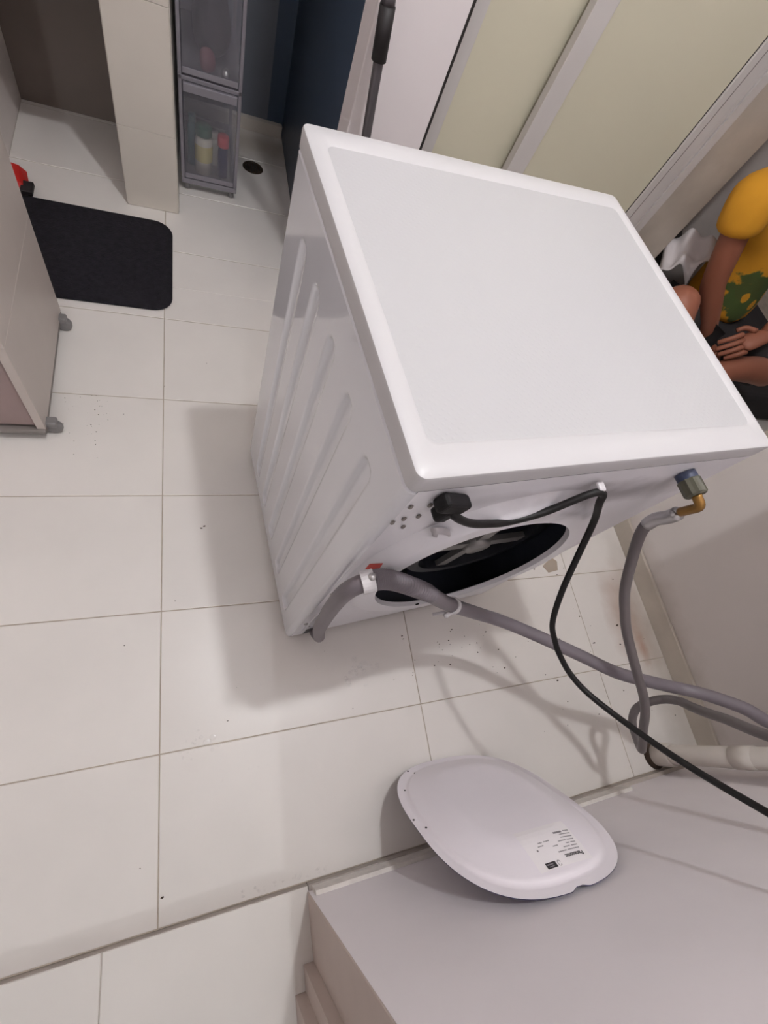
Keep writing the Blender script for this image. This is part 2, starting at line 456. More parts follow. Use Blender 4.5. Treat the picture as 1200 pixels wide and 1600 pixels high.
# bedroom shell and passage shell
struct(boxes('wall_bedroom', [((3.9, -0.6, 0), (4.0, 3.1, CEIL)), ((1.0, 2.9, 0), (3.9, 3.0, CEIL)), ((1.0, YD + 0.121, 0), (1.05, 2.9, CEIL)), ((1.64, -0.6, 0), (3.9, -0.5, CEIL))], m_wall_near), 'bedroom walls beyond the open doorway')
struct(boxes('wall_passage', [((-1.35, -4.2, 0), (-1.30, -0.478, CEIL)), ((-1.35, -4.25, 0), (1.9, -4.2, CEIL)), ((1.85, -4.2, 0), (1.9, -0.6, CEIL)), ((-1.30, -0.56, 0), (-1.0, -0.478, CEIL))], m_passage), 'walls of the passage behind the doorway')

# ------------------------------------------------------------------ sliding doors
def sliding_door(num, x0, x1, y, stl, label, lines=()):
    """white aluminium stiles and rails around a cream panel; y is the face toward the room"""
    d = boxes('door_%d' % num, [((x0, y, 0.012), (x0 + stl[0], y + 0.03, 2.05)), ((x1 - stl[1], y, 0.012), (x1, y + 0.03, 2.05)),
                                ((x0 + stl[0], y, 0.012), (x1 - stl[1], y + 0.03, 0.10)), ((x0 + stl[0], y, 1.98), (x1 - stl[1], y + 0.03, 2.05))], m_door_frame, bev=0.0015)
    struct(d, label)
    box('panel', (x0 + stl[0] + 0.0015, y + 0.008, 0.1015), (x1 - stl[1] - 0.0015, y + 0.020, 1.9785), m_cream, d)
    boxes('seal', [((x0 + stl[0] - 0.001, y + 0.0065, 0.10), (x0 + stl[0] + 0.0022, y + 0.0095, 1.98)), ((x1 - stl[1] - 0.0022, y + 0.0065, 0.10), (x1 - stl[1] + 0.001, y + 0.0095, 1.98))], m_black, d)
    for xl in lines:
        box('groove', (xl, y - 0.0008, 0.02), (xl + 0.002, y + 0.001, 2.04), m_cab_base, d)
    return d
sliding_door(1, 0.577, 1.02, YD + 0.045, (0.046, 0.05), 'rear cream sliding door panel, half hidden behind the front one')
sliding_door(2, 0.840, 1.386, YD + 0.002, (0.054, 0.056), 'front cream sliding door panel in white aluminium frame', lines=(1.352,))
struct(boxes('trim_2', [((1.387, YD + 0.004, 0), (1.398, YD + 0.09, 2.06)), ((1.401, YD + 0.0, 0), (XR - 0.0005, YD + 0.09, 2.06))], m_door_frame), 'white frame upright right of the sliding doors')
struct(boxes('trim_3', [((0.5665, YD + 0.01, 0), (0.576, YD + 0.09, 2.06))], m_black), 'black slot left of the sliding doors')
struct(boxes('trim_4', [((0.577, YD + 0.001, 0.0), (1.386, YD + 0.09, 0.010))], m_door_frame), 'white sill track under the sliding doors')

# ------------------------------------------------------------------ lamps
lt = thing('ceiling_lamp', 'round white ceiling lamp above the washing machine', 'lamp', (LAMP[0], LAMP[1], CEIL))
lathe('lamp_base', [(0, 0), (0.07, 0), (0.07, -0.012), (0.03, -0.018), (0, -0.018)], m_clip, lt)
lathe('bulb', [(0.0, -0.018), (0.018, -0.018), (0.030, -0.026), (0.044, -0.045), (0.047, -0.060), (0.040, -0.082), (0.022, -0.096), (0, -0.1)], emis('bulb_glow', (0.97, 0.985, 1.0), LAMP_STRENGTH), lt)
bl = thing('bedroom_fill', 'dim round fill lamp added unseen in the bedroom to brighten the cushions', 'lamp', (2.9, 1.5, CEIL))  # added lamp, out of view, lifts the cushions behind the person
lathe('lamp_base', [(0, 0), (0.09, 0), (0.09, -0.012), (0, -0.012)], m_clip, bl)
lathe('bulb', [(0.0, -0.013), (0.06, -0.014), (0.075, -0.04), (0.05, -0.075), (0, -0.085)], emis('bedroom_fill_glow', (1.0, 0.93, 0.85), 42.0), bl)
hl = thing('wall_lamp', 'white lamp on the far wall of the passage', 'lamp', (HALL[0], HALL[1] - 0.72, HALL[2]))
box('lamp_base', (-0.05, -0.079, -0.05), (0.05, -0.04, 0.05), m_clip, hl, bev=0.005)
lathe('bulb', [(0, 0.08), (0.05, 0.06), (0.08, 0.0), (0.05, -0.06), (0, -0.08)], emis('hall_glow', (0.90, 0.96, 1.0), HALL_STRENGTH), hl, mtx=Matrix.Translation((0, 0.05, 0)))
box('stem', (-0.01, -0.04, -0.01), (0.01, -0.02, 0.01), m_clip, hl)

# ------------------------------------------------------------------ washing machine
MX, MY, MTH = 0.1932, 0.1853, 0.1015
W, D, HT = 0.598, 0.5476, 0.845
wm = thing('washing_machine', 'white front-loading washing machine turned round, with its rear opening uncovered', 'washing machine', (MX, MY, 0), MTH)
WMM = Matrix.Translation((MX, MY, 0)) @ Matrix.Rotation(MTH, 4, 'Z')
def WM(s, y, z): return WMM @ Vector((s, y, z))
RB = 0.012
def shell_path():
    p = []
    for k in range(6):
        a = PI * 1.5 - k / 5 * PI / 2
        p.append((RB + RB * math.cos(a), RB + RB * math.sin(a)))
    for k in range(6):
        a = PI - k / 5 * PI / 2
        p.append((RB + RB * math.cos(a), D - RB + RB * math.sin(a)))
    q = [(W - x, y) for x, y in reversed(p)]
    return p + q
sp = shell_path()
vs, fs = [], []
ZB, ZT = 0.016, 0.812
prof = [(0.0, ZB), (0.0, ZT), (0.004, ZT + 0.004), (0.004, ZT + 0.0045)]
for (ins, z) in prof:
    for x, y in sp:
        cx, cy = W / 2, D / 2
        vs.append((x + (ins if x < cx else -ins), y + (ins if y < cy else -ins), z))
n = len(sp)
for r in range(len(prof) - 1):
    for k in range(n - 1):
        if r == 0 and k in (5, 17): continue          # the flat sides are separate pressed panels
        fs.append((r * n + k, r * n + k + 1, (r + 1) * n + k + 1, (r + 1) * n + k))
fs.append(tuple(range(3 * n, 4 * n)))
fs.append(tuple(range(n)))
body = mesh('body', vs, fs, m_enamel, wm); auto_smooth(body)

# rear sheet with raised field and the service opening
ZTR = 0.8172
HC = (0.275, 0.455); HA, HB, HN = 0.181, 0.268, 2.0
angs = sorted([2 * PI * k / 112 for k in range(112)] + [math.atan2(z - HC[1], x - HC[0]) % (2 * PI) for x in (RB, W - RB) for z in (ZB, ZTR)])
def ray_rect(a):
    c, s = math.cos(a), math.sin(a); t = 1e9
    if c > 1e-9: t = min(t, (W - RB - HC[0]) / c)
    if c < -1e-9: t = min(t, (RB - HC[0]) / c)
    if s > 1e-9: t = min(t, (ZTR - HC[1]) / s)
    if s < -1e-9: t = min(t, (ZB - HC[1]) / s)
    return (HC[0] + c * t, HC[1] + s * t)
def ray_se(a, A, B, nn, tilt=0.40):
    u = math.cos(a) * math.cos(tilt) + math.sin(a) * math.sin(tilt); v = -math.cos(a) * math.sin(tilt) + math.sin(a) * math.cos(tilt)
    t = 1.0 / ((abs(u) / A) ** nn + (abs(v) / B) ** nn) ** (1 / nn)
    return (HC[0] + math.cos(a) * t, HC[1] + math.sin(a) * t)
rings = []
rings.append([(x, 0.0, z) for x, z in map(ray_rect, angs)])
rings.append([(x, 0.0, z) for x, z in (ray_se(a, 0.240, 0.325, 2.1, 0.36) for a in angs)])
rings.append([(x, -0.003, z) for x, z in (ray_se(a, 0.238, 0.323, 2.1, 0.36) for a in angs)])
rings.append([(x, -0.017, z) for x, z in (ray_se(a, 0.222, 0.306, 2.05, 0.38) for a in angs)])
rings.append([(x, -0.020, z) for x, z in (ray_se(a, 0.214, 0.299, 2.0, 0.39) for a in angs)])
rings.append([(x, -0.020, z) for x, z in (ray_se(a, HA, HB, HN) for a in angs)])
rings.append([(x, -0.010, z) for x, z in (ray_se(a, HA - 0.002, HB - 0.002, HN) for a in angs)])
vs = [v for r in rings for v in r]; n = len(angs); fs = []
for r in range(len(rings) - 1):
    for k in range(n): fs.append((r * n + k, r * n + (k + 1) % n, (r + 1) * n + (k + 1) % n, (r + 1) * n + k))
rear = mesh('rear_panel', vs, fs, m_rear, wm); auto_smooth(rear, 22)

# side panels with five pressed channels each
CH = [0.092, 0.184, 0.277, 0.370, 0.458]
def channel_depth(y, z):
    d = 0.0
    for y1 in CH:
        y0 = y1 - 0.036; z0, z1 = 0.058, 0.750; r = 0.017
        cy, cz = (y0 + y1) / 2, (z0 + z1) / 2
        qx = abs(y - cy) - (y1 - y0) / 2 + r; qz = abs(z - cz) - (z1 - z0) / 2 + r
        sd = math.hypot(max(qx, 0), max(qz, 0)) + min(max(qx, qz), 0) - r
        wdt = 0.0105 if y > cy else 0.006
        t = min(1.0, max(0.0, -sd / wdt))
        d = max(d, 0.0080 * t * t * (3 - 2 * t))
    return d
def side_panel(s0, sg):
    ys = {RB, D - RB}
    for y1 in CH:
        for o_ in (-0.041, -0.036, -0.034, -0.032, -0.030, -0.024, -0.018, -0.0105, -0.008, -0.0055, -0.003, 0.0, 0.004): ys.add(round(y1 + o_, 5))
    ys = sorted(y for y in ys if RB <= y <= D - RB)
    zs = sorted({ZB, ZT, 0.2, 0.4, 0.6} | {round(0.056 + 0.0025 * k, 5) for k in range(10)} | {round(0.752 - 0.0025 * k, 5) for k in range(11)})
    vs = [(s0 + sg * channel_depth(y, z), y, z) for z in zs for y in ys]
    n = len(ys); fs = [(j * n + i, j * n + i + 1, (j + 1) * n + i + 1, (j + 1) * n + i) for j in range(len(zs) - 1) for i in range(n - 1)]
    me = bpy.data.meshes.new('side_panel'); me.from_pydata(vs, [], fs); me.update()
    if sg > 0: me.flip_normals()
    for p in me.polygons: p.use_smooth = True
    return link('side_panel', me, m_enamel, wm)
side_panel(0.0, 1); side_panel(W, -1)

# top plate with rounded corners, raised border and dotted inner field
def rrect(x0, y0, x1, y1, r, z, k=5):
    out = []
    for cx, cy, a0 in ((x1 - r, y1 - r, 0), (x0 + r, y1 - r, PI / 2), (x0 + r, y0 + r, PI), (x1 - r, y0 + r, 1.5 * PI)):
        for i in range(k + 1):
            a = a0 + i / k * PI / 2
            out.append((cx + r * math.cos(a), cy + r * math.sin(a), z))
    return out
e = 0.0
lv = [rrect(0.002, 0.002, W - 0.002, D - 0.002, 0.010, 0.816), rrect(0.0, 0.0, W, D, 0.012, 0.818), rrect(0.0, 0.0, W, D, 0.012, 0.8405),
      rrect(0.0012, 0.0012, W - 0.0012, D - 0.0012, 0.011, 0.8435), rrect(0.0045, 0.0045, W - 0.0045, D - 0.0045, 0.009, HT),
      rrect(0.022, 0.036, W - 0.018, D - 0.036, 0.012, HT), rrect(0.026, 0.040, W - 0.022, D - 0.040, 0.012, HT - 0.0022)]
vs = [v for r in lv for v in r]; n = len(lv[0]); fs = []
for r in range(len(lv) - 1):
    for k in range(n): fs.append((r * n + k, r * n + (k + 1) % n, (r + 1) * n + (k + 1) % n, (r + 1) * n + k))
fs.append(tuple(reversed(range(n))))
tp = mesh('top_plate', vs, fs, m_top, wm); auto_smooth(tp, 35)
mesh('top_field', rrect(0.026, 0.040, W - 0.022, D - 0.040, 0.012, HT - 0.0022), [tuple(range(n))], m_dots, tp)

# feet, front door and control panel (turned away from the camera)
for s, y in ((0.06, 0.06), (W - 0.06, 0.06), (0.06, D - 0.06), (W - 0.06, D - 0.06)):
    lathe('foot', [(0, 0), (0.022, 0), (0.022, 0.008), (0.012, 0.010), (0.012, 0.0165), (0, 0.0165)], m_belt, wm, mtx=Matrix.Translation((s, y, 0)))
fm = Matrix.Translation((W / 2, D, 0.42)) @ Matrix.Rotation(-PI / 2, 4, 'X')
fd = lathe('porthole_door', [(0.13, 0.012), (0.15, 0.03), (0.185, 0.03), (0.20, 0.015), (0.20, 0.0005)], m_clip, wm, mtx=fm, seg=40)
lathe('door_glass', [(0.13, 0.012), (0.11, 0.02), (0, 0.026)], m_tub, fd, mtx=fm, seg=40)
cp = box('control_panel', (0.01, D + 0.0005, 0.70), (W - 0.01, D + 0.012, 0.80), m_clip, wm, bev=0.003)
lathe('program_knob', [(0.03, 0), (0.028, 0.018), (0, 0.02)], m_steel, cp, mtx=Matrix.Translation((W / 2, D + 0.0125, 0.75)) @ Matrix.Rotation(-PI / 2, 4, 'X'))

# what shows inside the opening: lined cavity, tub back, pulley with spokes, belt
bm = bmesh.new()
add_box(bm, (0.03, 0.004, 0.03), (W - 0.03, 0.22, 0.80))
for f in list(bm.faces):
    if f.calc_center_median().y < 0.01: bm.faces.remove(f)
cav = from_bm('cavity', bm, m_dark_in, wm)
PC = (0.345, 0.415)
ym = lambda y: Matrix.Translation((PC[0], y, PC[1])) @ Matrix.Rotation(PI / 2, 4, 'X')
lathe('tub', [(0.0, 0.035), (0.05, 0.04), (0.06, 0.0), (0.22, -0.01), (0.235, -0.03), (0.235, -0.09)], m_tub, cav, mtx=ym(0.12) , seg=40)
lathe('pulley_rim', [(0.128, 0.0), (0.150, 0.0), (0.150, 0.022), (0.128, 0.022), (0.128, 0.0)], m_tub, cav, mtx=ym(0.060), seg=48, smooth=False)
lathe('belt', [(0.1505, 0.003), (0.154, 0.003), (0.154, 0.019), (0.1505, 0.019), (0.1505, 0.003)], m_belt, cav, mtx=ym(0.060), seg=48, smooth=False)
lathe('hub', [(0, 0.026), (0.026, 0.026), (0.03, 0.02), (0.03, 0.0), (0.018, -0.03)], m_pulley, cav, mtx=ym(0.060))
for a in (-1.62, 0.10, 3.25, 1.75):
    mt = Matrix.Translation((PC[0], 0.05, PC[1])) @ Matrix.Rotation(a, 4, 'Y')
    box('spoke', (0.024, -0.006, -0.014), (0.134, 0.006, 0.014), m_pulley, cav, mtx=mt)
box('motor', (0.12, 0.06, 0.05), (0.30, 0.20, 0.17), m_tub, cav, bev=0.012)
for z, s in ((0.60, 0.10), (0.58, 0.46)):
    box('bracket', (s, 0.09, z), (s + 0.05, 0.15, z + 0.06), m_pulley, cav, bev=0.004)

# small details of the rear panel
def rear_box(name, s0, s1, z0, z1, t, m, off=0.0, bev=0.0):
    return box(name, (s0, off - t, z0), (s1, off, z1), m, rear, bev=bev)
mesh('sticker', [(0.029, -0.0075, 0.576), (0.043, -0.0155, 0.596), (0.044, -0.0125, 0.612), (0.031, -0.0055, 0.595)], [(0, 1, 2, 3)], m_red, rear)['label'] = 'small red sticker'
for s, z in ((0.012, 0.742), (0.024, 0.749), (0.034, 0.722), (0.042, 0.751), (0.018, 0.783), (0.043, 0.781)):
    b_ = bmesh.new()
    add_box(b_, (s - 0.0028, -0.0030, z - 0.004), (s + 0.0028, 0.0, z + 0.004), 0.0015, 1)
    from_bm('slot_clip', b_, m_cab_base if random.random() < 0.5 else m_plug, rear)
lathe('embossed_dimple', [(0, 0.0005), (0.010, 0.001), (0.017, 0.0045), (0.022, 0.004), (0.026, -0.003)], m_dimple, rear, mtx=Matrix.Translation((0.094, -0.0105, 0.703)) @ Matrix.Rotation(0.75, 4, 'Y') @ Matrix.Rotation(PI / 2 + 0.25, 4, 'X') @ Matrix.Diagonal((1.0, 0.45, 1.0, 1.0)))
for s, z in ((0.02, 0.42), (0.022, 0.16), (0.035, 0.12), (0.132, 0.367), (0.267, 0.229)):
    lathe('screw', [(0, 0.003), (0.004, 0.0025), (0.005, 0)], m_steel if s < 0.1 else m_plug, rear, seg=10,
          mtx=Matrix.Translation((s, -0.0005 if s < 0.1 else (0.004 if s < 0.2 else -0.0202), z)) @ Matrix.Rotation(PI / 2, 4, 'X'))
# recess at the lower corner where the drain hose leaves
boxes('hose_recess', [((0.028, -0.003, 0.055), (0.034, 0, 0.33)), ((0.034, -0.003, 0.324), (0.055, 0, 0.33)), ((0.034, -0.0015, 0.055), (0.052, 0, 0.10))], m_rear, rear, bev=0.0007)
mesh('hose_hole', [(0.038, -0.0022, 0.028), (0.082, -0.0022, 0.028), (0.082, -0.0022, 0.088), (0.038, -0.0022, 0.088)], [(0, 1, 2, 3)], m_tub, rear)

# ------------------------------------------------------------------ drain hose
dr_pts = [tuple(WM(0.062, 0.018, 0.058)), tuple(WM(0.064, -0.004, 0.050)), tuple(WM(0.062, -0.026, 0.090)),
          (0.222, 0.156, 0.25), (0.204, 0.151, 0.369), (0.190, 0.149, 0.500), (0.189, 0.149, 0.585), (0.209, 0.151, 0.618), (0.249, 0.155, 0.602),
          (0.325, 0.148, 0.545), (0.390, 0.147, 0.470), (0.447, 0.146, 0.410), (0.526, 0.137, 0.354), (0.610, 0.119, 0.316), (0.676, 0.091, 0.306),
          (0.737, 0.054, 0.314), (0.800, 0.015, 0.321), (0.844, -0.016, 0.330), (0.896, -0.041, 0.331), (1.003, -0.080, 0.338), (1.043, -0.097, 0.352),
          (1.066, -0.115, 0.380), (1.090, -0.146, 0.425), (1.100, -0.182, 0.470), (1.13, -0.235, 0.60), (1.18, -0.268, 0.69), (1.222, -0.277, 0.685), (1.237, -0.277, 0.60), (1.237, -0.277, 0.50)]
dp = catmull(dr_pts, 8)
dh = thing('drain_hose', 'thick grey drain hose strapped across the back of the washing machine', 'hose', dp[2])
T0 = Matrix.Translation(-dp[2])
def local(path, o): return [Vector(p) - Vector(o.location) for p in path]
i1 = 7 * 8; i2 = 9 * 8 + 2
tube('hose', local(dp[:i1 + 1], dh), 0.0130, m_hose, dh)
fine = catmull([tuple(p) for p in dp[i1:i2 + 1]], 10)
tube('corrugated_section', local(fine, dh), lambda i: 0.0136 + 0.0017 * math.sin(i * 2 * PI / 6.0), m_hose, dh)
tube('hose', local(dp[i2:], dh), 0.0138, m_hose, dh)
def strap(i, wd, m, r, nm='strap', tail=None):
    p = dp[i]; d = (dp[i + 1] - dp[i - 1]).normalized()
    prof = [(r, -wd), (r + 0.0025, -wd), (r + 0.0025, wd), (r, wd), (r, -wd)]
    o = lathe(nm, prof, m, dh, seg=20, mtx=Matrix.Translation(-Vector(dh.location)) @ align(p, d), smooth=False)
    return o
s1 = strap(i1, 0.009, m_clip, 0.0136); s1['label'] = 'white plastic strap'
a_ = dp[i1] - Vector(dh.location)
lathe('screw', [(0, 0.004), (0.005, 0.003), (0.006, 0)], m_steel, dh, seg=12, mtx=Matrix.Translation(a_ + Vector((0.002, 0.002, 0.0155))))
ic = min(range(len(dp)), key=lambda i: (dp[i] - Vector((0.447, 0.146, 0.410))).length)
s2 = strap(ic, 0.006, m_clip, 0.0142); s2['label'] = 'white cable tie'
bmt = bmesh.new()
q = dp[ic] - Vector(dh.location)
add_box(bmt, (-0.008, -0.005, -0.006), (0.008, 0.005, 0.006), 0.002, 1, Matrix.Translation(q + Vector((-0.010, -0.014, -0.008))) @ Matrix.Rotation(0.5, 4, 'Z'))
add_box(bmt, (-0.014, -0.003, -0.002), (0.010, 0.003, 0.002), 0.001, 1, Matrix.Translation(q + Vector((-0.024, -0.010, -0.012))) @ Matrix.Rotation(-0.4, 4, 'Y'))
from_bm('tie_head', bmt, m_clip, dh)

# ------------------------------------------------------------------ power cord
cord_pts = [tuple(WM(0.0585, -0.012, 0.792)), (0.262, 0.172, 0.785), (0.292, 0.172, 0.765), (0.330, 0.178, 0.746), (0.368, 0.184, 0.735), (0.416, 0.189, 0.752), (0.463, 0.197, 0.788),
            (0.487, 0.198, 0.787), (0.500, 0.194, 0.765), (0.535, 0.188, 0.715), (0.560, 0.160, 0.640), (0.572, 0.118, 0.565), (0.580, 0.077, 0.512), (0.592, 0.046, 0.490), (0.601, 0.023, 0.481), (0.616, -0.012, 0.476),
            (0.640, -0.051, 0.480), (0.664, -0.105, 0.520), (0.684, -0.162, 0.580), (0.700, -0.212, 0.650), (0.700, -0.245, 0.72), (0.690, -0.270, 0.82), (0.68, -0.300, 0.95), (0.68, -0.316, 1.02)]
cp_ = catmull(cord_pts, 7)
pc = thing('power_cord', 'black power cord looping from the top of the machine back down to the right', 'power cord', cp_[0])
tube('cable', local(cp_, pc), 0.0052, m_cord, pc, seg=10)
o0 = Vector(pc.location)
# right-angled plug head resting on the sheet
bm = bmesh.new()
mt = Matrix.Translation(WM(0.058, -0.010, 0.800) - o0) @ Matrix.Rotation(MTH, 4, 'Z') @ Matrix.Rotation(0.35, 4, 'Y')
add_box(bm, (-0.020, -0.009, -0.011), (0.022, 0.009, 0.011), 0.005, 3, mt)
add_box(bm, (-0.004, -0.010, -0.030), (0.014, 0.008, -0.006), 0.004, 2, mt)
from_bm('plug', bm, m_plug, pc)
bm = bmesh.new()
add_box(bm, (-0.006, -0.007, -0.008), (0.006, 0.007, 0.008), 0.003, 2, Matrix.Translation(WM(0.286, -0.010, 0.790) - o0))
from_bm('cable_clip', bm, m_clip, pc)['label'] = 'pale cable clip'
box('wall_plug', (0.658 - o0.x, YN + 0.011 - o0.y, 1.00 - o0.z), (0.702 - o0.x, YN + 0.040 - o0.y, 1.05 - o0.z), m_plug, pc, bev=0.006)
wo = box('wall_socket', (0.635, YN + 0.0005, 0.98), (0.725, YN + 0.011, 1.07), m_clip, bev=0.002)
tag(wo, 'white wall socket on the grey near wall, taking the black plug', 'socket')

# ------------------------------------------------------------------ inlet hose with valve
VP = WM(0.478, -0.001, 0.782)
ih = thing('inlet_hose', 'dark grey water inlet hose hanging in a loop from a brass elbow', 'hose', VP)
o1 = Vector(VP); dn = Vector(WM(0, -1, 0) - WM(0, 0, 0))
LV = lambda s, y, z: Vector(WM(s, y, z)) - o1
lathe('inlet_port', [(0, 0.022), (0.011, 0.022), (0.0145, 0.010), (0.0145, 0.0)], m_valve_blue, ih, mtx=align((0, 0, 0), dn))
# ribbed nut
bm = bmesh.new(); N = 20; rr = []
for zz, r0 in ((0.010, 0.0140), (0.012, 0.0160), (0.034, 0.0160), (0.037, 0.0135)):
    rr.append([bm.verts.new((r0 * (1.0 if k % 2 else 0.93) * math.cos(2 * PI * k / N), r0 * (1.0 if k % 2 else 0.93) * math.sin(2 * PI * k / N), zz)) for k in range(N)])
for a, b in zip(rr, rr[1:]):
    for k in range(N): bm.faces.new((a[k], a[(k + 1) % N], b[(k + 1) % N], b[k]))
bm.faces.new(rr[-1]); bm.faces.new(list(reversed(rr[0])))
bmesh.ops.transform(bm, matrix=align((0, 0, 0), dn), verts=bm.verts)
from_bm('nut', bm, m_valve, ih)
elb = catmull([tuple(LV(0.478, -0.036, 0.782)), tuple(LV(0.482, -0.052, 0.776)), tuple(LV(0.488, -0.050, 0.757)), tuple(LV(0.495, -0.046, 0.738))], 6)
tube('elbow', elb, 0.0072, m_brass, ih, seg=14)['label'] = 'brass elbow'
in_pts = [tuple(WM(0.495, -0.046, 0.738)), tuple(WM(0.503, -0.044, 0.712)), (0.697, 0.198, 0.685), (0.707, 0.190, 0.646), (0.735, 0.150, 0.578), (0.754, 0.115, 0.531), (0.777, 0.080, 0.493), (0.799, 0.047, 0.461), (0.828, 0.0, 0.427), (0.856, -0.045, 0.396),
          (0.890, -0.086, 0.360), (0.915, -0.122, 0.325), (0.935, -0.158, 0.285), (0.954, -0.192, 0.250), (0.973, -0.209, 0.223), (0.988, -0.205, 0.205), (0.992, -0.186, 0.200), (0.988, -0.160, 0.205), (0.985, -0.138, 0.218),
          (0.988, -0.118, 0.240), (1.000, -0.108, 0.275), (1.008, -0.107, 0.310), (0.995, -0.112, 0.355), (0.968, -0.121, 0.400), (0.945, -0.132, 0.450), (0.925, -0.142, 0.50), (0.905, -0.160, 0.56), (0.885, -0.190, 0.66), (0.87, -0.24, 0.80), (0.86, -0.285, 0.93), (0.86, -0.29, 0.98)]
ip = catmull(in_pts, 7)
tube('hose', local(ip[6:], ih), 0.0098, m_hose2, ih)
fe = local(ip[2:18], ih)
tube('ferrule', fe, 0.0113, m_steel, ih, seg=18)['label'] = 'crimped steel ferrule'
tp_ = thing('water_tap', 'small metal tap on the grey near wall feeding the inlet hose', 'tap', (0.86, YN, 1.0))
lathe('spout', [(0, 0.0), (0.011, 0.0), (0.011, 0.03), (0, 0.03)], m_steel, tp_, mtx=Matrix.Translation((0, 0.038, -0.02)))
lathe('body', [(0, 0.0005), (0.022, 0.0005), (0.022, 0.006), (0.010, 0.008), (0.010, 0.05), (0, 0.05)], m_steel, tp_, mtx=Matrix.Rotation(-PI / 2, 4, 'X') @ Matrix.Translation((0, -0.02, 0)))
box('handle', (-0.03, 0.03, 0.030), (0.03, 0.042, 0.038), m_steel, tp_, bev=0.002)

# ------------------------------------------------------------------ standpipe
pp = thing('standpipe', 'upright off-white drain pipe in the corner behind the looped hose', 'pipe', (1.237, -0.277, 0))
lathe('pipe', [(0.0255, 0.05), (0.0255, 0.62), (0.0225, 0.62), (0.0225, 0.05)], m_pvc, pp, seg=32)
lathe('coupling', [(0.0258, 0.0), (0.031, 0.0), (0.031, 0.062), (0.0295, 0.065), (0.0258, 0.065)], m_pvc, pp, seg=32)
lathe('coupling', [(0.0258, 0.245), (0.0275, 0.245), (0.0275, 0.30), (0.0258, 0.30)], m_pvc, pp, seg=32)
lathe('sealant', [(0.031, 0.0), (0.040, 0.0), (0.036, 0.006), (0.031, 0.012)], m_dirt, pp, seg=32)

# ------------------------------------------------------------------ oval rear cover leaning on the near wall
CC = Vector((0.545, -0.238, 0.219)); CYAW, CT = -0.033, 0.369
CA, CB, CN = 0.172, 0.231, 2.75           # half width, half height
e1 = Vector((-math.cos(CYAW), -math.sin(CYAW), 0)); hh = Vector((math.sin(CYAW), -math.cos(CYAW), 0))
e2 = math.cos(CT) * Vector((0, 0, 1)) + math.sin(CT) * hh
en = e1.cross(e2)
if en.dot(Vector((0, 0, CAM_H)) - CC) < 0: en = -en
cov = thing('rear_cover', 'oval white metal machine cover leaning against the near wall', 'machine cover', (CC.x, CC.y - 0.02, 0.0))
oc = Vector(cov.location)
def CP(x, y, h): return CC + e1 * x + e2 * y + en * h - oc
def rho(x, y): return ((abs(x) / CA) ** CN + (abs(y) / CB) ** CN) ** (1 / CN)
HPROF = [(1.0, 0.0), (0.915, 0.0), (0.895, 0.0015), (0.870, 0.0065), (0.62, 0.0240), (0.56, 0.0265), (0.0, 0.0265)]
def ch(x, y):
    r = rho(x, y)
    for (a, ha), (b, hb) in zip(HPROF, HPROF[1:]):
        if b <= r <= a: return ha + (hb - ha) * (a - r) / (a - b)
    return 0.0
NA = 120
def cover_shell(rs, lift):
    vs, fs = [], []
    for r in rs:
        for k in range(NA):
            t = 2 * PI * k / NA
            c, s = math.cos(t), math.sin(t)
            tt = r / ((abs(c) / CA) ** CN + (abs(s) / CB) ** CN) ** (1 / CN)
            x, y = tt * c, tt * s
            if r >= 0.999 and abs(t - PI / 2 - 0.03) < 0.035: x *= 1.0; y -= 0.006        # small notch in the upper rim
            vs.append(CP(x, y, ch(x * 0.9999, y * 0.9999) + lift))
    n = len(rs)
    for i in range(n - 1):
        for k in range(NA): fs.append((i * NA + k, i * NA + (k + 1) % NA, (i + 1) * NA + (k + 1) % NA, (i + 1) * NA + k))
    vs.append(CP(0, 0, ch(0, 0) + lift)); c = len(vs) - 1
    for k in range(NA): fs.append(((n - 1) * NA + k, (n - 1) * NA + (k + 1) % NA, c))
    return vs, fs
rs = [1.0, 0.97, 0.925, 0.915, 0.905, 0.895, 0.882, 0.870, 0.855, 0.80, 0.72, 0.66, 0.62, 0.59, 0.56, 0.50, 0.3, 0.1]
vs, fs = cover_shell(rs, 0.0); pl = mesh('plate', vs, fs, m_cover, cov); auto_smooth(pl, 60)
vs, fs = cover_shell(rs, -0.0012); lin_ = mesh('lining', vs, fs, m_cover_back, cov); auto_smooth(lin_, 60)
lin_['label'] = 'dark blue reverse face'
for x, y in ((0.140, -0.132), (0.155, 0.004), (0.1665, -0.028), (0.10, -0.205), (0.09, -0.188)):
    if rho(x, y) < 0.99:
        lathe('screw_hole', [(0, 0.0008), (0.0022, 0.0008), (0.0024, 0.0)], m_ink, cov, seg=10, mtx=align(CP(x, y, ch(x, y) + 0.0002), en))

# printed label: brand lettering, lines of small print, certification block
lab = thing('tmp', 'x', 'x'); bpy.data.objects.remove(lab)
def on_cover(name, quads, m, parent, lift):
    vs, fs = [], []
    for poly in quads:
        i = len(vs)
        vs += [CP(x, y, ch(x, y) + lift) for x, y in poly]; fs.append(tuple(range(i, i + len(poly))))
    return mesh(name, vs, fs, m, parent)
grid = []
LX0, LX1, LY0, LY1 = -0.068, 0.040, 0.116, 0.192
for i in range(8):
    for j in range(8):
        xa = LX0 + (LX1 - LX0) * i / 8; xb = LX0 + (LX1 - LX0) * (i + 1) / 8
        ya = LY0 + (LY1 - LY0) * j / 8; yb = LY0 + (LY1 - LY0) * (j + 1) / 8
        grid.append([(xa, ya), (xb, ya), (xb, yb), (xa, yb)])
label = on_cover('printed_label', grid, m_paper_label, cov, 0.0004)
label['label'] = 'pale printed rating label'
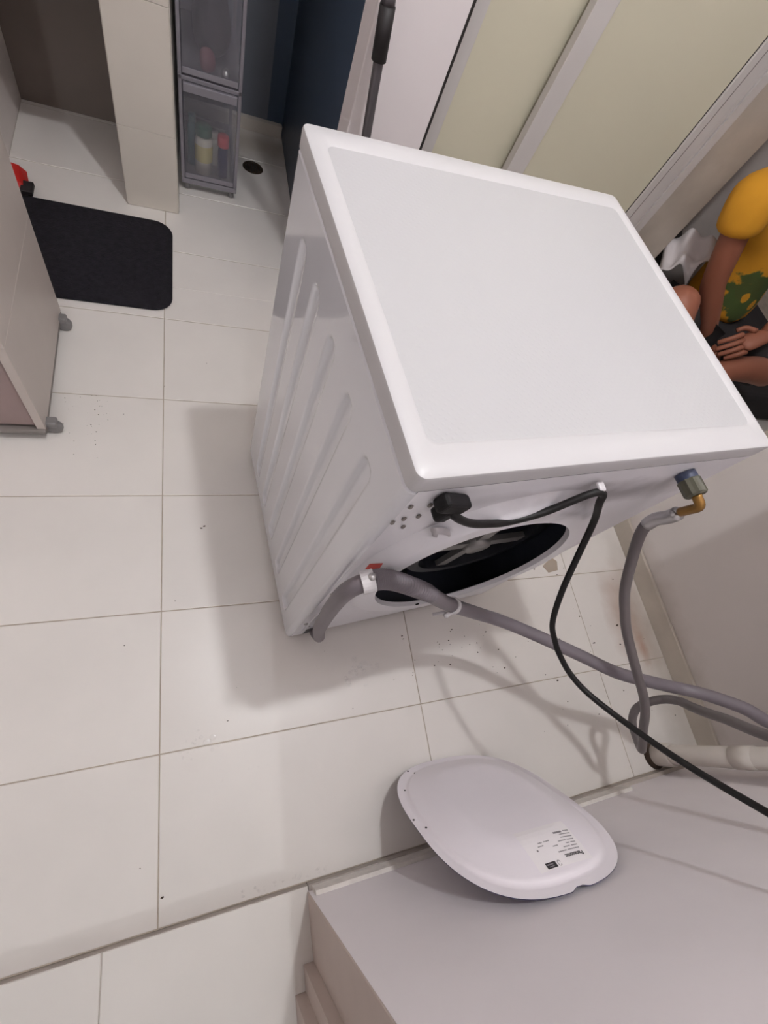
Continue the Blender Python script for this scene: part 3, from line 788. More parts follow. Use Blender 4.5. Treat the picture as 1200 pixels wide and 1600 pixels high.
def text_on_cover(txt, x, y, length, m, parent, bold=0.0, name='lettering'):
    cu = bpy.data.curves.new('t', 'FONT'); cu.body = txt; cu.size = 1.0; cu.offset = bold; cu.resolution_u = 3
    to = bpy.data.objects.new('t', cu); COL.objects.link(to)
    dg = bpy.context.evaluated_depsgraph_get()
    me = bpy.data.meshes.new_from_object(to.evaluated_get(dg))
    bpy.data.objects.remove(to); bpy.data.curves.remove(cu)
    xs = [v.co.x for v in me.vertices]; x0, x1 = min(xs), max(xs); k = length / (x1 - x0)
    bm = bmesh.new(); bm.from_mesh(me)
    bmesh.ops.triangulate(bm, faces=bm.faces)
    for v in bm.verts:
        px = x + (v.co.x - x0) * k; py = y + v.co.y * k
        v.co = CP(px, py, ch(px, py) + 0.0008)
    bm.to_mesh(me); bm.free(); me.name = name; me.materials.clear()
    return link(name, me, m, parent)
text_on_cover('Panasonic', -0.0580, 0.1765, 0.037, m_ink, label, bold=0.03)
# lines of small print are only grey streaks at this distance: short dashes
bars = []
random.seed(11)
rows_ = [(0.1695, [(-0.058, -0.034), (-0.031, -0.014)]), (0.1640, [(-0.059, -0.046), (-0.043, -0.030)]), (0.1585, [(-0.060, -0.050), (-0.047, -0.040), (-0.022, -0.012)]),
         (0.1530, [(-0.061, -0.047), (-0.044, -0.028), (0.004, 0.016)]), (0.1475, [(-0.062, -0.038), (-0.012, 0.000), (0.003, 0.012)]), (0.1420, [(-0.063, -0.040)]), (0.1365, [(-0.064, -0.052), ])]
for y, segs in rows_:
    for a, b in segs:
        x = a
        while x < b:
            wv = random.uniform(0.0015, 0.003)
            bars.append([(x, y), (min(b, x + wv), y), (min(b, x + wv), y + 0.0018), (x, y + 0.0018)]); x += wv + 0.0007
sm = on_cover('small_print', bars, m_ink_pale, label, 0.0008); sm['kind'] = 'stuff'
on_cover('bold_line', [[(-0.048, 0.1365), (-0.030, 0.1365), (-0.030, 0.1400), (-0.048, 0.1400)]], m_ink_pale, label, 0.0009)
on_cover('certification_block', [[(0.004, 0.181), (0.024, 0.181), (0.024, 0.1905), (0.004, 0.1905)]], m_ink, label, 0.0009)
on_cover('certification_strip', [[(0.010, 0.1835), (0.022, 0.1835), (0.022, 0.1855), (0.010, 0.1855)], [(0.010, 0.1872), (0.020, 0.1872), (0.020, 0.1885), (0.010, 0.1885)]], m_ink_pale, label, 0.0012)
ring = []
for k in range(24):
    a, b = 2 * PI * k / 24, 2 * PI * (k + 1) / 24
    if 9 < k < 13: continue
    ring.append([(-0.002 + 0.0034 * math.cos(a), 0.1860 + 0.0048 * math.sin(a)), (-0.002 + 0.0034 * math.cos(b), 0.1860 + 0.0048 * math.sin(b)),
                 (-0.002 + 0.0024 * math.cos(b), 0.1860 + 0.0038 * math.sin(b)), (-0.002 + 0.0024 * math.cos(a), 0.1860 + 0.0038 * math.sin(a))])
on_cover('certification_ring', ring, m_ink_pale, label, 0.0009)
on_cover('small_mark', [[(0.019, 0.158), (0.022, 0.158), (0.022, 0.161), (0.019, 0.161)]], m_ink_pale, label, 0.0009)

# ------------------------------------------------------------------ rug
def rug():
    x0, y0, x1, y1 = -0.62, 1.222, -0.068, 1.617
    lv = [(0.0, 0.0), (-0.003, 0.004), (0.0, 0.010), (0.008, 0.014)]
    vs, fs = [], []
    for ins, z in lv: vs += rrect(x0 + ins, y0 + ins, x1 - ins, y1 - ins, 0.055, z, 6)
    n = len(vs) // len(lv)
    for r in range(len(lv) - 1):
        for k in range(n): fs.append((r * n + k, r * n + (k + 1) % n, (r + 1) * n + (k + 1) % n, (r + 1) * n + k))
    fs.append(tuple(range(len(vs) - n, len(vs))))
    o = mesh('rug', vs, fs, m_rug); auto_smooth(o, 60)
    return tag(o, 'black rectangular rug with rounded corners on the tiles beside the cabinet', 'rug')
rug()
# red plastic dustpan corner beyond the rug
dpn = thing('dustpan', 'red object with black edge half hidden behind the cabinet, past the rug', 'dustpan', (-0.52, 1.66, 0.0))
mesh('pan', [(-0.08, -0.045, 0.0165), (0.055, -0.035, 0.0165), (0.035, 0.06, 0.0165), (-0.08, 0.07, 0.0165), (-0.08, -0.04, 0.05), (0.03, -0.020, 0.036), (0.020, 0.055, 0.036), (-0.08, 0.065, 0.05)],
     [(0, 1, 2, 3), (0, 1, 5, 4), (1, 2, 6, 5), (2, 3, 7, 6), (4, 5, 6, 7), (0, 4, 7, 3)], m_redobj, dpn)
box('lip', (0.030, -0.050, 0.0145), (0.062, 0.0, 0.030), m_grip, dpn, bev=0.003)

# ------------------------------------------------------------------ cabinet of drawers on casters, left
cx0, cx1, cy0, cy1 = -0.78, -0.345, 0.749, 1.140
cb = thing('drawer_cabinet', 'pale grey plastic drawer cabinet on casters at the left edge', 'drawer cabinet', (cx1, cy0, 0))
def cbx(name, lo, hi, m, par=cb, bev=0.004): return box(name, (lo[0] - cx1, lo[1] - cy0, lo[2]), (hi[0] - cx1, hi[1] - cy0, hi[2]), m, par, bev)
cbx('base', (cx0, cy0 - 0.006, 0.022), (cx1, cy1, 0.036), m_cab_base)
for k, z0 in enumerate((0.037, 0.3155)):
    z1 = z0 + 0.278
    fr = boxes('module', [((cx0 - cx1, 0.0, z0), (cx0 - cx1 + 0.018, cy1 - cy0, z1)), ((-0.018, 0.0, z0), (0.0, cy1 - cy0, z1)),
                          ((cx0 - cx1 + 0.018, cy1 - cy0 - 0.012, z0), (-0.018, cy1 - cy0, z1)), ((cx0 - cx1 + 0.018, 0.0, z1 - 0.012), (-0.018, cy1 - cy0 - 0.012, z1))], m_cab, cb, bev=0.0012)
    dw = cbx('drawer', (cx0 + 0.020, cy0 + 0.006, z0 + 0.006), (cx1 - 0.020, cy1 - 0.02, z1 - 0.018), m_cab_front, fr)
    cbx('handle', (cx0 + 0.12, cy0 - 0.006, z1 - 0.05), (cx1 - 0.12, cy0 + 0.0055, z1 - 0.035), m_cab_base, fr)
for x, y in ((-0.335, 0.770), (-0.340, 1.108), (cx0 + 0.03, 0.770), (cx0 + 0.03, 1.108)):
    ca = lathe('caster', [(0, -0.009), (0.014, -0.009), (0.0205, -0.006), (0.0215, 0.0), (0.0205, 0.006), (0.014, 0.009), (0, 0.009)], m_caster, cb, seg=24,
               mtx=Matrix.Translation((x - cx1, y - cy0, 0.0215)) @ Matrix.Rotation(PI / 2, 4, 'X'))
    box('caster_stem', (x - cx1 - 0.016, y - cy0 - 0.012, 0.030), (x - cx1 + 0.012, y - cy0 + 0.012, 0.0475), m_caster, ca, bev=0.004)

# ------------------------------------------------------------------ slim clear drawer tower with bottles
sx0, sx1, sy0, sy1 = -0.034, 0.152, 1.822, 2.22
dt = thing('drawer_tower', 'slim clear plastic drawer tower in front of the blue alcove wall', 'drawer tower', (sx0, sy0, 0))
def dx(lo, hi): return ((lo[0] - sx0, lo[1] - sy0, lo[2]), (hi[0] - sx0, hi[1] - sy0, hi[2]))
for x in (sx0 + 0.018, sx1 - 0.018):
    for y in (sy0 + 0.02, sy1 - 0.02):
        lathe('caster', [(0, -0.008), (0.012, -0.008), (0.0145, 0.0), (0.012, 0.008), (0, 0.008)], m_caster, dt, seg=16,
              mtx=Matrix.Translation((x - sx0, y - sy0, 0.0147)) @ Matrix.Rotation(PI / 2, 4, 'Y'))
boxes('base_frame', [dx((sx0, sy0, 0.028), (sx1, sy0 + 0.015, 0.046)), dx((sx0, sy1 - 0.015, 0.028), (sx1, sy1, 0.046)),
                     dx((sx0, sy0 + 0.015, 0.028), (sx0 + 0.012, sy1 - 0.015, 0.046)), dx((sx1 - 0.012, sy0 + 0.015, 0.028), (sx1, sy1 - 0.015, 0.046))], m_frame, dt, bev=0.002)
SH = 0.305
for k in range(3):
    z0 = 0.046 + k * SH; z1 = z0 + SH
    boxes('module_frame', [dx((sx0, sy0, z0), (sx0 + 0.011, sy0 + 0.012, z1)), dx((sx1 - 0.011, sy0, z0), (sx1, sy0 + 0.012, z1)),
                           dx((sx0, sy1 - 0.012, z0), (sx0 + 0.011, sy1, z1)), dx((sx1 - 0.011, sy1 - 0.012, z0), (sx1, sy1, z1)),
                           dx((sx0, sy0, z1 - 0.014), (sx1, sy1, z1 - 0.002))], m_frame, dt, bev=0.0015)
    fr = boxes('drawer', [dx((sx0 + 0.013, sy0 - 0.002, z0 + 0.006), (sx1 - 0.013, sy0 + 0.001, z1 - 0.040)),
                          dx((sx0 + 0.013, sy0 + 0.001, z0 + 0.006), (sx0 + 0.0150, sy1 - 0.014, z1 - 0.05)), dx((sx1 - 0.0150, sy0 + 0.001, z0 + 0.006), (sx1 - 0.013, sy1 - 0.014, z1 - 0.05)),
                          dx((sx0 + 0.0152, sy0 + 0.0015, z0 + 0.006), (sx1 - 0.0152, sy1 - 0.016, z0 + 0.0085)), dx((sx0 + 0.0152, sy1 - 0.016, z0 + 0.0088), (sx1 - 0.0152, sy1 - 0.014, z1 - 0.05))], m_clear, dt)
    box('drawer_rail', *dx((sx0 + 0.013, sy0 - 0.008, z1 - 0.040), (sx1 - 0.013, sy0 + 0.004, z1 - 0.016)), m_frame, fr, bev=0.002)
    box('drawer_rail', *dx((sx0 + 0.013, sy0 - 0.0045, z0 + 0.006), (sx1 - 0.013, sy0 - 0.0022, z0 + 0.022)), m_frame, fr, bev=0.0008)
boxes('top_plate', [dx((sx0, sy0, 0.046 + 3 * SH + 0.0005), (sx1, sy1, 0.046 + 3 * SH + 0.012))], m_frame, dt, bev=0.002)
zb = 0.0552
def bottle(x, y, r, h, cap_r, cap_h, mb, mc, label, cat='bottle', band=None):
    b = thing('bottle', label, cat, (x, y, zb), group=None)
    lathe('bottle_body', [(0, 0), (r, 0), (r, h * 0.8), (r * 0.9, h * 0.9), (cap_r * 0.8, h), (0, h)], mb, b, seg=24)
    lathe('cap', [(cap_r, h + 0.0005), (cap_r, h + cap_h), (cap_r * 0.9, h + cap_h + 0.003), (0, h + cap_h + 0.003)], mc, b, seg=20)
    if band: lathe('paper_label', [(r + 0.0005, h * 0.35), (r + 0.0005, h * 0.78)], band, b, seg=24)
bottle(0.040, 1.872, 0.029, 0.120, 0.027, 0.024, m_cream_bottle, m_green, 'cream bottle with green cap and pale yellow label in the bottom clear drawer', band=m_yellow_lab)
bottle(0.104, 1.870, 0.017, 0.100, 0.019, 0.030, m_blue_bottle, m_redcap, 'navy bottle with red cap in the bottom clear drawer')
bottle(0.004, 1.905, 0.016, 0.135, 0.012, 0.018, m_teal, m_teal, 'slim teal bottle at the left inside the bottom clear drawer')
bottle(0.076, 1.935, 0.020, 0.085, 0.014, 0.016, m_cream_bottle, m_cream_bottle, 'short cream bottle behind the others in the bottom clear drawer')
zu = 0.046 + SH + 0.0095
def lump(name, loc, r, m, label, cat, seed=0, sub=3, amp=0.18, parent=None):
    bm = bmesh.new(); bmesh.ops.create_icosphere(bm, subdivisions=sub, radius=1.0)
    rnd = random.Random(seed); ks = [(Vector((rnd.uniform(-3, 3), rnd.uniform(-3, 3), rnd.uniform(-3, 3))), rnd.uniform(0, 6)) for _ in range(7)]
    for v in bm.verts:
        d = sum(math.sin(k.dot(v.co) + ph) for k, ph in ks) / 7
        v.co *= 1 + amp * d * 2
        v.co = Vector((v.co.x * r[0], v.co.y * r[1], v.co.z * r[2]))
    zmin = min(v.co.z for v in bm.verts)
    for v in bm.verts:
        v.co.z = max(v.co.z - zmin, 0.0)
        if v.co.z < 0.04 * r[2]: v.co.z = 0.0
    o = from_bm(name, bm, m, parent, smooth=True); o.location = loc
    if label: tag(o, label, cat)
    return o
lump('cloth_bundle', (0.060, 1.98, zu), (0.060, 0.11, 0.075), m_darkcloth, 'dark cloth bundle in the middle clear drawer of the tower', 'cloth', 3)
lump('pink_sponge', (0.050, 1.850, zu), (0.024, 0.016, 0.030), m_pink, 'small dull pink sponge at the front of the middle clear drawer', 'sponge', 5)
bb = lathe('metal_ball', [(0.0, 0.0), (0.008, 0.002), (0.0135, 0.010), (0.0135, 0.016), (0.008, 0.024), (0.0, 0.026)], m_steel, None, seg=16)
bb.location = (0.103, 1.845, zu); tag(bb, 'small silvery knob at the lower right of the middle clear drawer', 'knob')
# floor drain
fdn = thing('floor_drain', 'round rusty brown floor drain between the clear drawer tower and blue wall', 'drain', (0.229, 2.056, 0))
lathe('drain_ring', [(0.030, 0.0002), (0.030, 0.0022), (0.038, 0.0022), (0.040, 0.0002)], m_drain, fdn, seg=32)
lathe('drain_plate', [(0, 0.0010), (0.0295, 0.0010), (0.0298, 0.0002)], m_black, fdn, seg=32)
for k in range(5):
    x = (k - 2) * 0.010; hw = math.sqrt(max(0, 0.028 ** 2 - x * x))
    box('drain_bar', (x - 0.002, -hw, 0.0011), (x + 0.002, hw, 0.0018), m_drain, fdn)

# ------------------------------------------------------------------ mop leaning by the white wall
pa, pb = Vector((0.373, 1.28, 0.829)), Vector((0.400, 1.28, 0.597))
dirm = (pa - pb) / (pa.z - pb.z)
base = pb - dirm * (pb.z - 0.03); topm = pb + dirm * (1.30 - pb.z)
base = Vector((base.x, base.y, 0.03)); 
mp = thing('mop', 'grey mop pole with black grip leaning by the white wall end', 'mop', (base.x, base.y, 0))
om = Vector(mp.location)
tube('pole', [base - om, topm - om], 0.0115, m_pole, mp, seg=16)
gz0, gz1 = 0.735, 0.822
tube('grip', [pb + dirm * (gz0 - pb.z) - om, pb + dirm * (gz1 - pb.z) - om], 0.0165, m_grip, mp, seg=18)
lathe('collar', [(0.012, 0), (0.015, 0.0), (0.0135, 0.02), (0.012, 0.02)], m_pole, mp, mtx=align(pb + dirm * (gz1 + 0.002 - pb.z) - om, dirm))
box('mop_head', (-0.15, -0.045, 0.012), (0.10, 0.04, 0.032), m_plug, mp, bev=0.006)
lump('mop_pad', (-0.025, -0.002, 0.0), (0.13, 0.05, 0.010), m_mop, None, None, 9, parent=mp)

# ------------------------------------------------------------------ floor litter: crumbs, water drops, scrap
def scatter(name, spots, m, label, cat, maker):
    bm = bmesh.new()
    for x, y, r in spots: maker(bm, x, y, r)
    o = from_bm(name, bm, m); return tag(o, label, cat, kind='stuff')
def crumb(bm, x, y, r):
    a = random.uniform(0, PI); v = []
    for k in range(5):
        t = a + 2 * PI * k / 5; rr = r * random.uniform(0.5, 1.3)
        v.append(bm.verts.new((x + rr * math.cos(t), y + 0.6 * rr * math.sin(t), 0.0001)))
    tp2 = bm.verts.new((x, y, r * 0.7))
    for k in range(5): bm.faces.new((v[k], v[(k + 1) % 5], tp2))
    bm.faces.new(list(reversed(v)))
random.seed(7)
spots = []
for _ in range(36): spots.append((random.uniform(0.75, 1.40), random.uniform(-0.24, 0.36), random.choice((0.0018, 0.0025, 0.0035, 0.0045))))
for _ in range(26): spots.append((random.uniform(0.50, 0.80), random.uniform(0.05, 0.16), random.choice((0.0015, 0.002, 0.003))))
for _ in range(34): spots.append((random.gauss(-0.265, 0.03), random.gauss(0.82, 0.05), random.choice((0.001, 0.0016, 0.002))))
for _ in range(20): spots.append((random.uniform(-0.3, 1.2), random.uniform(-0.30, 1.1), random.choice((0.001, 0.0016))))
spots += [(0.005, 0.49, 0.004), (0.012, 0.495, 0.004), (1.27, 0.10, 0.006), (1.14, -0.02, 0.006), (0.05, 0.02, 0.002), (-0.08, -0.27, 0.004)]
scatter('floor_crumbs', [s for s in spots if not (0.10 < s[0] < 0.80 and 0.17 < s[1] < 0.80)], m_dirt, 'dark crumbs of dirt scattered on the floor tiles round the machine', 'dirt', crumb)
def drop(bm, x, y, r):
    N = 10; rings = []
    ax = random.uniform(0.8, 1.3); a0 = random.uniform(0, PI)
    flat = 0.45 if r > 0.0065 else 1.0
    for rr, z in ((1.0, 0.0001), (0.8, 0.22 * flat), (0.45, 0.34 * flat)):
        rings.append([bm.verts.new((x + r * rr * ax * math.cos(2 * PI * k / N + a0), y + r * rr / ax * math.sin(2 * PI * k / N + a0), max(z * r, 0.0001))) for k in range(N)])
    for a, b in zip(rings, rings[1:]):
        for k in range(N): bm.faces.new((a[k], a[(k + 1) % N], b[(k + 1) % N], b[k]))
    bm.faces.new(rings[-1])
sp2 = [(0.355, 0.078, 0.013), (0.385, 0.098, 0.011), (0.338, 0.060, 0.010), (0.362, 0.092, 0.009), (0.006, -0.016, 0.008), (0.018, -0.008, 0.007)]
for _ in range(16): sp2.append((random.gauss(-0.01, 0.02), random.gauss(-0.02, 0.012), random.uniform(0.0015, 0.005)))
for _ in range(18): sp2.append((random.gauss(0.37, 0.03), random.gauss(0.075, 0.02), random.uniform(0.002, 0.009)))
for _ in range(30): sp2.append((random.uniform(0.06, 0.24), -0.305 + random.uniform(-0.004, 0.006), random.uniform(0.0015, 0.0035)))
for _ in range(14): sp2.append((random.uniform(-0.1, 0.30), random.uniform(-0.2, 0.2), random.uniform(0.0012, 0.0025)))
scatter('water_drops', [s for s in sp2 if not (s[1] > 0.17 and s[0] > 0.14)], m_water, 'drops of water on the tiles near the hose end and along the kerb', 'water', drop)
sc = mesh('plastic_scrap', [(1.045, 0.318, 0.0004), (1.060, 0.294, 0.0004), (1.100, 0.300, 0.0004), (1.108, 0.330, 0.0004), (1.090, 0.345, 0.0004),
                            (1.045, 0.318, 0.0016), (1.060, 0.294, 0.0016), (1.100, 0.300, 0.0016), (1.108, 0.330, 0.0016), (1.090, 0.345, 0.0016)],
          [(0, 1, 2, 3, 4), (5, 6, 7, 8, 9)] + [(k, (k + 1) % 5, 5 + (k + 1) % 5, 5 + k) for k in range(5)], m_scrap)
tag(sc, 'flat grey-brown scrap on the tiles just behind the washing machine', 'scrap')

# unseen cabinet added in the corner above the frame to shade the right wall
wc = thing('shade_cabinet', 'unseen white cabinet added high in the corner to shade the right wall', 'cabinet', (1.428, 0.0, 0.88))
box('carcass', (-0.300, -0.30, 0.0), (0.0, 0.33, 0.75), m_clip, wc, bev=0.002)
for y0, y1 in ((-0.298, 0.014), (0.017, 0.328)):
    dd = box('cabinet_door', (-0.318, y0, 0.002), (-0.3005, y1, 0.748), m_door_frame, wc, bev=0.002)
    box('door_knob', (-0.335, (0.0 if y0 < 0 else 0.022), 0.10), (-0.3185, (0.010 if y0 < 0 else 0.032), 0.115), m_steel, dd, bev=0.002)

# ------------------------------------------------------------------ person sitting in the bedroom doorway
def skin_mesh(name, verts, edges, radii, m, parent, root=0, sub=2):
    me = bpy.data.meshes.new(name); me.from_pydata([tuple(v) for v in verts], edges, []); me.update()
    o = link(name, me, None, parent)
    md = o.modifiers.new('skin', 'SKIN'); md.use_smooth_shade = True; md.branch_smoothing = 0.6
    if not me.skin_vertices: me.skin_vertices.new()
    for i, r in enumerate(radii):
        sv = me.skin_vertices[0].data[i]
        sv.radius = (r, r) if not isinstance(r, tuple) else r
        sv.use_root = (i == root)
    sd = o.modifiers.new('sub', 'SUBSURF'); sd.levels = sub; sd.render_levels = sub
    dg = bpy.context.evaluated_depsgraph_get()
    m2 = bpy.data.meshes.new_from_object(o.evaluated_get(dg))
    o.modifiers.clear(); o.data = m2; m2.name = name
    m2.materials.clear(); m2.materials.append(m)
    for p in m2.polygons: p.use_smooth = True
    return o

MZ = 0.16                          # top of the floor mattress
PX, PY = 1.78, 1.20
pe = thing('person', 'person in a yellow T-shirt with green print sitting cross-legged beyond the doorway', 'person', (PX, PY, 0))
OP = Vector((PX, PY, 0))
def pv(*a): return Vector(a) - OP
V = [pv(1.88, 1.22, 0.275),     # 0 pelvis (root)
     pv(1.88, 1.235, 0.46),     # 1 belly
     pv(1.84, 1.25, 0.63),      # 2 chest
     pv(1.765, 1.255, 0.77),    # 3 upper chest
     pv(1.76, 1.24, 0.87),      # 4 neck
     pv(1.76, 1.21, 0.96),      # 5 head low
     pv(1.76, 1.21, 1.05),      # 6 head top
     pv(1.560, 1.205, 0.785),   # 7 r shoulder
     pv(1.620, 1.168, 0.650),   # 8 r upper arm
     pv(1.685, 1.140, 0.525),   # 9 r elbow
     pv(1.760, 1.112, 0.445),   # 10 r forearm
     pv(1.850, 1.080, 0.360),   # 11 r wrist
     pv(1.945, 1.285, 0.785),   # 12 l shoulder
     pv(2.02, 1.20, 0.68),      # 13
     pv(2.10, 1.10, 0.585),     # 14 l elbow
     pv(1.99, 1.02, 0.54),      # 15
     pv(1.885, 0.960, 0.492),   # 16 l wrist
     pv(1.79, 1.17, 0.28),      # 17 r hip
     pv(1.570, 1.09, 0.43),     # 18 r thigh
     pv(1.470, 1.03, 0.525),    # 19 r knee
     pv(1.510, 0.92, 0.36),     # 20 r shin
     pv(1.580, 0.82, 0.14),     # 21 r ankle
     pv(1.600, 0.72, 0.045),    # 22 r toe
     pv(1.97, 1.17, 0.28),      # 23 l hip
     pv(2.03, 1.05, 0.33),      # 24 l thigh
     pv(2.16, 0.94, 0.345),     # 25 l knee
     pv(2.00, 0.925, 0.375),    # 26 l shin
     pv(1.86, 0.915, 0.375),    # 27 l lower shin
     pv(1.73, 0.89, 0.33),      # 28 l ankle
     pv(1.66, 0.84, 0.27),      # 29 l toe
     ]
E = [(0, 1), (1, 2), (2, 3), (3, 4), (4, 5), (5, 6), (3, 7), (7, 8), (8, 9), (9, 10), (10, 11), (3, 12), (12, 13), (13, 14), (14, 15), (15, 16),
     (0, 17), (17, 18), (18, 19), (19, 20), (20, 21), (21, 22), (0, 23), (23, 24), (24, 25), (25, 26), (26, 27), (27, 28), (28, 29)]
Rr = [0.11, 0.095, 0.09, 0.065, 0.05, 0.075, 0.085, 0.045, 0.046, 0.043, 0.042, 0.028, 0.045, 0.046, 0.041, 0.040, 0.028,
      0.085, 0.075, 0.058, 0.052, 0.036, 0.028, 0.085, 0.075, 0.058, 0.056, 0.048, 0.036, 0.028]
skin_mesh('body', V, E, Rr, m_skin, pe)
def hand(name, wrist, fwd, side, m):
    """palm, four unequal bent fingers and a thumb, each its own skinned chain joined into one mesh"""
    fwd = fwd.normalized(); side = (side - fwd * side.dot(fwd)).normalized(); up = fwd.cross(side).normalized()
    if up.z < 0: up = -up
    vs = [wrist - fwd * 0.02, wrist + fwd * 0.035, wrist + fwd * 0.082]; es = [(0, 1), (1, 2)]; rd = [(0.028, 0.024), (0.037, 0.019), (0.040, 0.016)]
    o = skin_mesh(name, vs, es, rd, m, pe, sub=2)
    bm = bmesh.new(); bm.from_mesh(o.data)
    for k, (off, ln) in enumerate(((-0.031, 0.070), (-0.0105, 0.082), (0.0105, 0.077), (0.030, 0.060))):
        b0 = wrist + fwd * 0.065 + side * off
        pts = [b0, b0 + fwd * ln * 0.45 + up * 0.004, b0 + fwd * ln * 0.80 - up * 0.008, b0 + fwd * ln * 1.02 - up * 0.022]
        add_tube(bm, catmull([tuple(p) for p in pts], 4), lambda i: 0.0104 - 0.0002 * i, 8)
    tb = wrist + fwd * 0.02 - side * 0.028
    pts = [tb, tb + fwd * 0.030 - side * 0.022, tb + fwd * 0.058 - side * 0.024 - up * 0.006]
    add_tube(bm, catmull([tuple(p) for p in pts], 4), lambda i: 0.0105 - 0.0003 * i, 8)
    bmesh.ops.recalc_face_normals(bm, faces=bm.faces); bm.to_mesh(o.data); bm.free()
    for p in o.data.polygons: p.use_smooth = True
    return o
hand('hand', pv(1.885, 0.960, 0.492), Vector((-0.115, -0.01, -0.075)), Vector((0.03, -0.10, -0.06)), m_skin)
hand('hand', pv(1.850, 1.080, 0.360), Vector((0.10, -0.05, -0.05)), Vector((-0.06, -0.10, 0.0)), m_skin)
# loose T-shirt with short sleeves
SV = [pv(1.900, 1.20, 0.37), pv(1.890, 1.225, 0.48), pv(1.850, 1.24, 0.63), pv(1.775, 1.255, 0.765), pv(1.76, 1.245, 0.835),
      pv(1.562, 1.207, 0.787), pv(1.590, 1.186, 0.715), pv(1.612, 1.174, 0.665), pv(1.945, 1.285, 0.787), pv(2.00, 1.24, 0.73), pv(2.035, 1.20, 0.685)]
SE = [(0, 1), (1, 2), (2, 3), (3, 4), (3, 5), (5, 6), (6, 7), (3, 8), (8, 9), (9, 10)]
SR = [(0.145, 0.140), (0.135, 0.140), (0.135, 0.140), 0.115, 0.070, 0.076, 0.072, 0.076, 0.076, 0.072, 0.076]
sh = skin_mesh('t_shirt', SV, SE, SR, m_shirt, pe)
# folds
bm = bmesh.new(); bm.from_mesh(sh.data)
for v in bm.verts:
    f = math.sin(34 * v.co.x + 9 * v.co.z) * 0.5 + math.sin(21 * v.co.z - 17 * v.co.x + 1.3) * 0.5
    v.co += v.normal * (0.006 * f)
bm.to_mesh(sh.data); bm.free()
# green print dyed into the front of the shirt, with two small yellow gaps
def dye(rgb, x, z, rx, rz, ns=26.0): stain(m_shirt, rgb, (x - PX, -0.16, z), (rx, 0.20, rz), 0.95, ns, 'object', crisp=True)
dye((52, 84, 42), 1.865, 0.53, 0.16, 0.125)
dye((74, 84, 40), 1.835, 0.545, 0.075, 0.06)
dye((208, 146, 34), 1.850, 0.520, 0.020, 0.026)
dye((208, 146, 34), 1.905, 0.505, 0.026, 0.024)

# dark shorts
HV = [pv(1.88, 1.22, 0.295), pv(1.79, 1.17, 0.29), pv(1.575, 1.095, 0.425), pv(1.555, 1.08, 0.445), pv(1.97, 1.17, 0.29), pv(2.03, 1.05, 0.33), pv(2.12, 0.975, 0.34), pv(2.14, 0.96, 0.343)]
HE = [(0, 1), (1, 2), (2, 3), (0, 4), (4, 5), (5, 6), (6, 7)]
skin_mesh('shorts', HV, HE, [0.140, 0.105, 0.090, 0.086, 0.105, 0.094, 0.084, 0.080], m_shorts, pe)
# hair and a face
hc = pv(1.76, 1.215, 1.025)
bm = bmesh.new(); bmesh.ops.create_icosphere(bm, subdivisions=3, radius=1.0)
for v in list(bm.verts):
    v.co = Vector((v.co.x * 0.090, v.co.y * 0.105, v.co.z * 0.115))
bmesh.ops.delete(bm, geom=[f for f in bm.faces if f.calc_center_median().z < -0.02 and f.calc_center_median().y < 0.03 or (f.calc_center_median().y < -0.055 and f.calc_center_median().z < 0.05)], context='FACES')
bmesh.ops.translate(bm, verts=bm.verts, vec=hc)
from_bm('hair', bm, m_hair, pe, smooth=True)
fcm = hc
hd = bmesh.new(); bmesh.ops.create_icosphere(hd, subdivisions=3, radius=1.0)
for v in hd.verts:
    v.co = Vector((v.co.x * 0.076 * (1.0 if v.co.z > 0 else 1 - 0.25 * v.co.z * v.co.z), v.co.y * 0.092, v.co.z * 0.112))
bmesh.ops.translate(hd, verts=hd.verts, vec=hc + Vector((0, -0.008, -0.005)))
from_bm('face', hd, m_skin, pe, smooth=True)
for sx in (-1, 1):
    for nm, loc, r, m in (('eye', (0.030 * sx, -0.090, 0.0), (0.013, 0.008, 0.008), m_clip), ('iris', (0.030 * sx, -0.0975, 0.0), (0.005, 0.003, 0.005), m_hair), ('eyebrow', (0.031 * sx, -0.094, 0.022), (0.018, 0.006, 0.004), m_hair), ('ear', (0.078 * sx, 0.002, -0.005), (0.010, 0.020, 0.030), m_skin)):
        b2 = bmesh.new(); bmesh.ops.create_icosphere(b2, subdivisions=2, radius=1.0)
        for v in b2.verts: v.co = Vector((v.co.x * r[0], v.co.y * r[1], v.co.z * r[2])) + hc + Vector(loc)
        from_bm(nm, b2, m, pe, smooth=True)
for nm, loc, r, m in (('nose', (0, -0.104, -0.025), (0.014, 0.016, 0.024), m_skin), ('mouth', (0, -0.092, -0.062), (0.024, 0.008, 0.008), m_pink)):
    b2 = bmesh.new(); bmesh.ops.create_icosphere(b2, subdivisions=2, radius=1.0)
    for v in b2.verts: v.co = Vector((v.co.x * r[0], v.co.y * r[1], v.co.z * r[2])) + hc + Vector(loc)
    from_bm(nm, b2, m, pe, smooth=True)

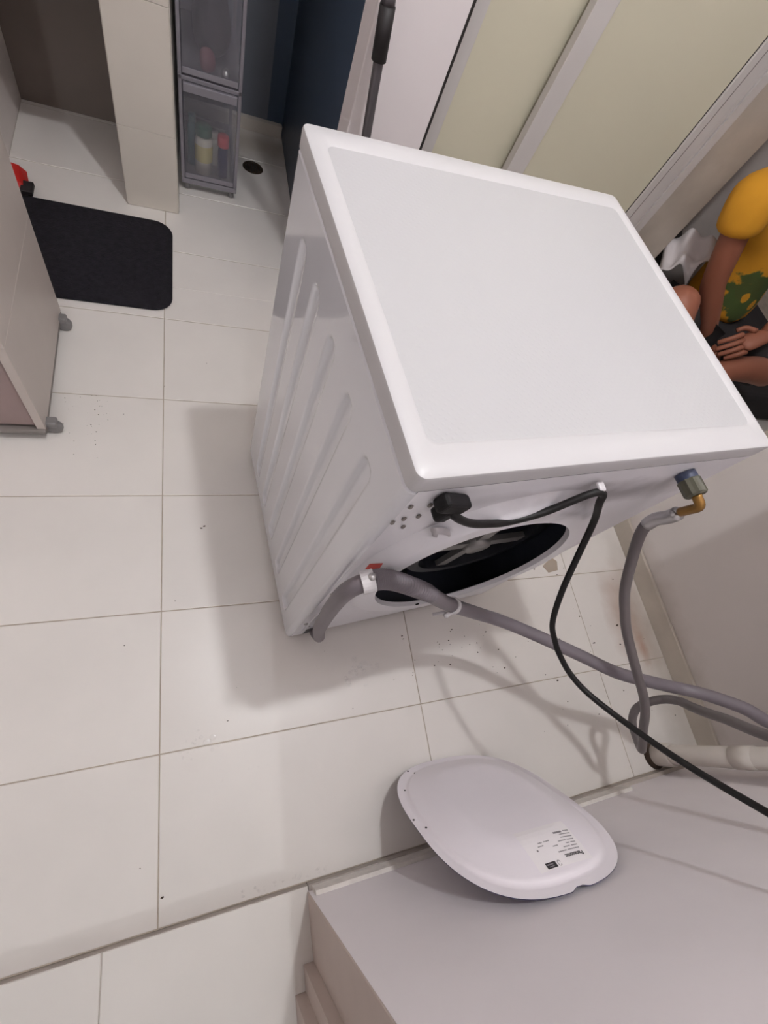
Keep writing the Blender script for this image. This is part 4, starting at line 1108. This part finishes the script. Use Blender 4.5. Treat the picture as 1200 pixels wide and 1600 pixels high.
# things around the person
def pillow(name, c, size, rot, m, label, puff=2.6):
    N = 16; vs, fs = [], []
    for sgn in (1, -1):
        for i in range(N + 1):
            for j in range(N + 1):
                u = i / N * 2 - 1; v = j / N * 2 - 1
                h = ((1 - abs(u) ** puff) * (1 - abs(v) ** puff)) ** 0.5
                vs.append(Vector((u * size[0] / 2 * (1 - 0.05 * v * v), v * size[1] / 2 * (1 - 0.05 * u * u), sgn * h * size[2] / 2)))
    B = (N + 1) ** 2
    for b in (0, B):
        for i in range(N):
            for j in range(N):
                a = b + i * (N + 1) + j
                fs.append((a, a + 1, a + N + 2, a + N + 1))
    o = mesh(name, vs, fs, m, None, smooth=True)
    bm = bmesh.new(); bm.from_mesh(o.data); bmesh.ops.remove_doubles(bm, verts=bm.verts, dist=1e-4); bmesh.ops.recalc_face_normals(bm, faces=bm.faces); bm.to_mesh(o.data); bm.free()
    o.rotation_euler = rot; o.location = c
    return tag(o, label, 'cushion')
pillow('cushion', (2.10, 1.74, MZ + 0.355), (0.72, 0.72, 0.26), (1.25, 0, -0.1), m_cushion, 'large grey cushion propped behind the person in yellow')
pillow('cushion', (2.62, 2.30, MZ + 0.37), (0.90, 0.76, 0.32), (1.2, 0, -0.3), m_cushion, 'second grey cushion farther back in the bedroom')
lump('black_bag', (1.725, 1.475, MZ), (0.085, 0.075, 0.172), m_bag, 'black bag slumped at the right arm of the person in yellow', 'bag', 12, amp=0.10)
lump('patterned_cloth', (1.79, 1.585, MZ), (0.10, 0.050, 0.19), m_olive, 'crumpled olive and black cloth just inside the doorway', 'cloth', 14, amp=0.10)
def tissue():
    N = 14; vs, fs = [], []
    rnd = random.Random(5)
    for i in range(N + 1):
        for j in range(N + 1):
            u = i / N - 0.5; v = j / N - 0.5
            h = 0.020 * math.sin(9 * u + 4 * v) + 0.014 * math.sin(13 * v - 6 * u + 1) - 0.35 * (u * u + v * v) * 0.5
            vs.append((u * 0.18 * (1 + 0.15 * math.sin(6 * v)), v * 0.15 * (1 + 0.2 * math.sin(5 * u + 1)), h))
    for i in range(N):
        for j in range(N):
            a = i * (N + 1) + j; fs.append((a, a + 1, a + N + 2, a + N + 1))
    o = mesh('white_cloth', vs, fs, m_tissue, None, smooth=True)
    so = o.modifiers.new('solid', 'SOLIDIFY'); so.thickness = 0.004
    o.location = (1.655, 1.315, 0.545); o.rotation_euler = (-0.5, -0.55, 0.7)
    return tag(o, 'crumpled white cloth just past the far corner of the washing machine', 'cloth')
tissue()
fm_ = box('floor_mattress', (1.60, 0.99, 0.0005), (2.95, 2.75, MZ - 0.001), m_shorts, None, bev=0.03, seg=3)
tag(fm_, 'dark low mattress on the bedroom floor under the person in yellow', 'mattress')
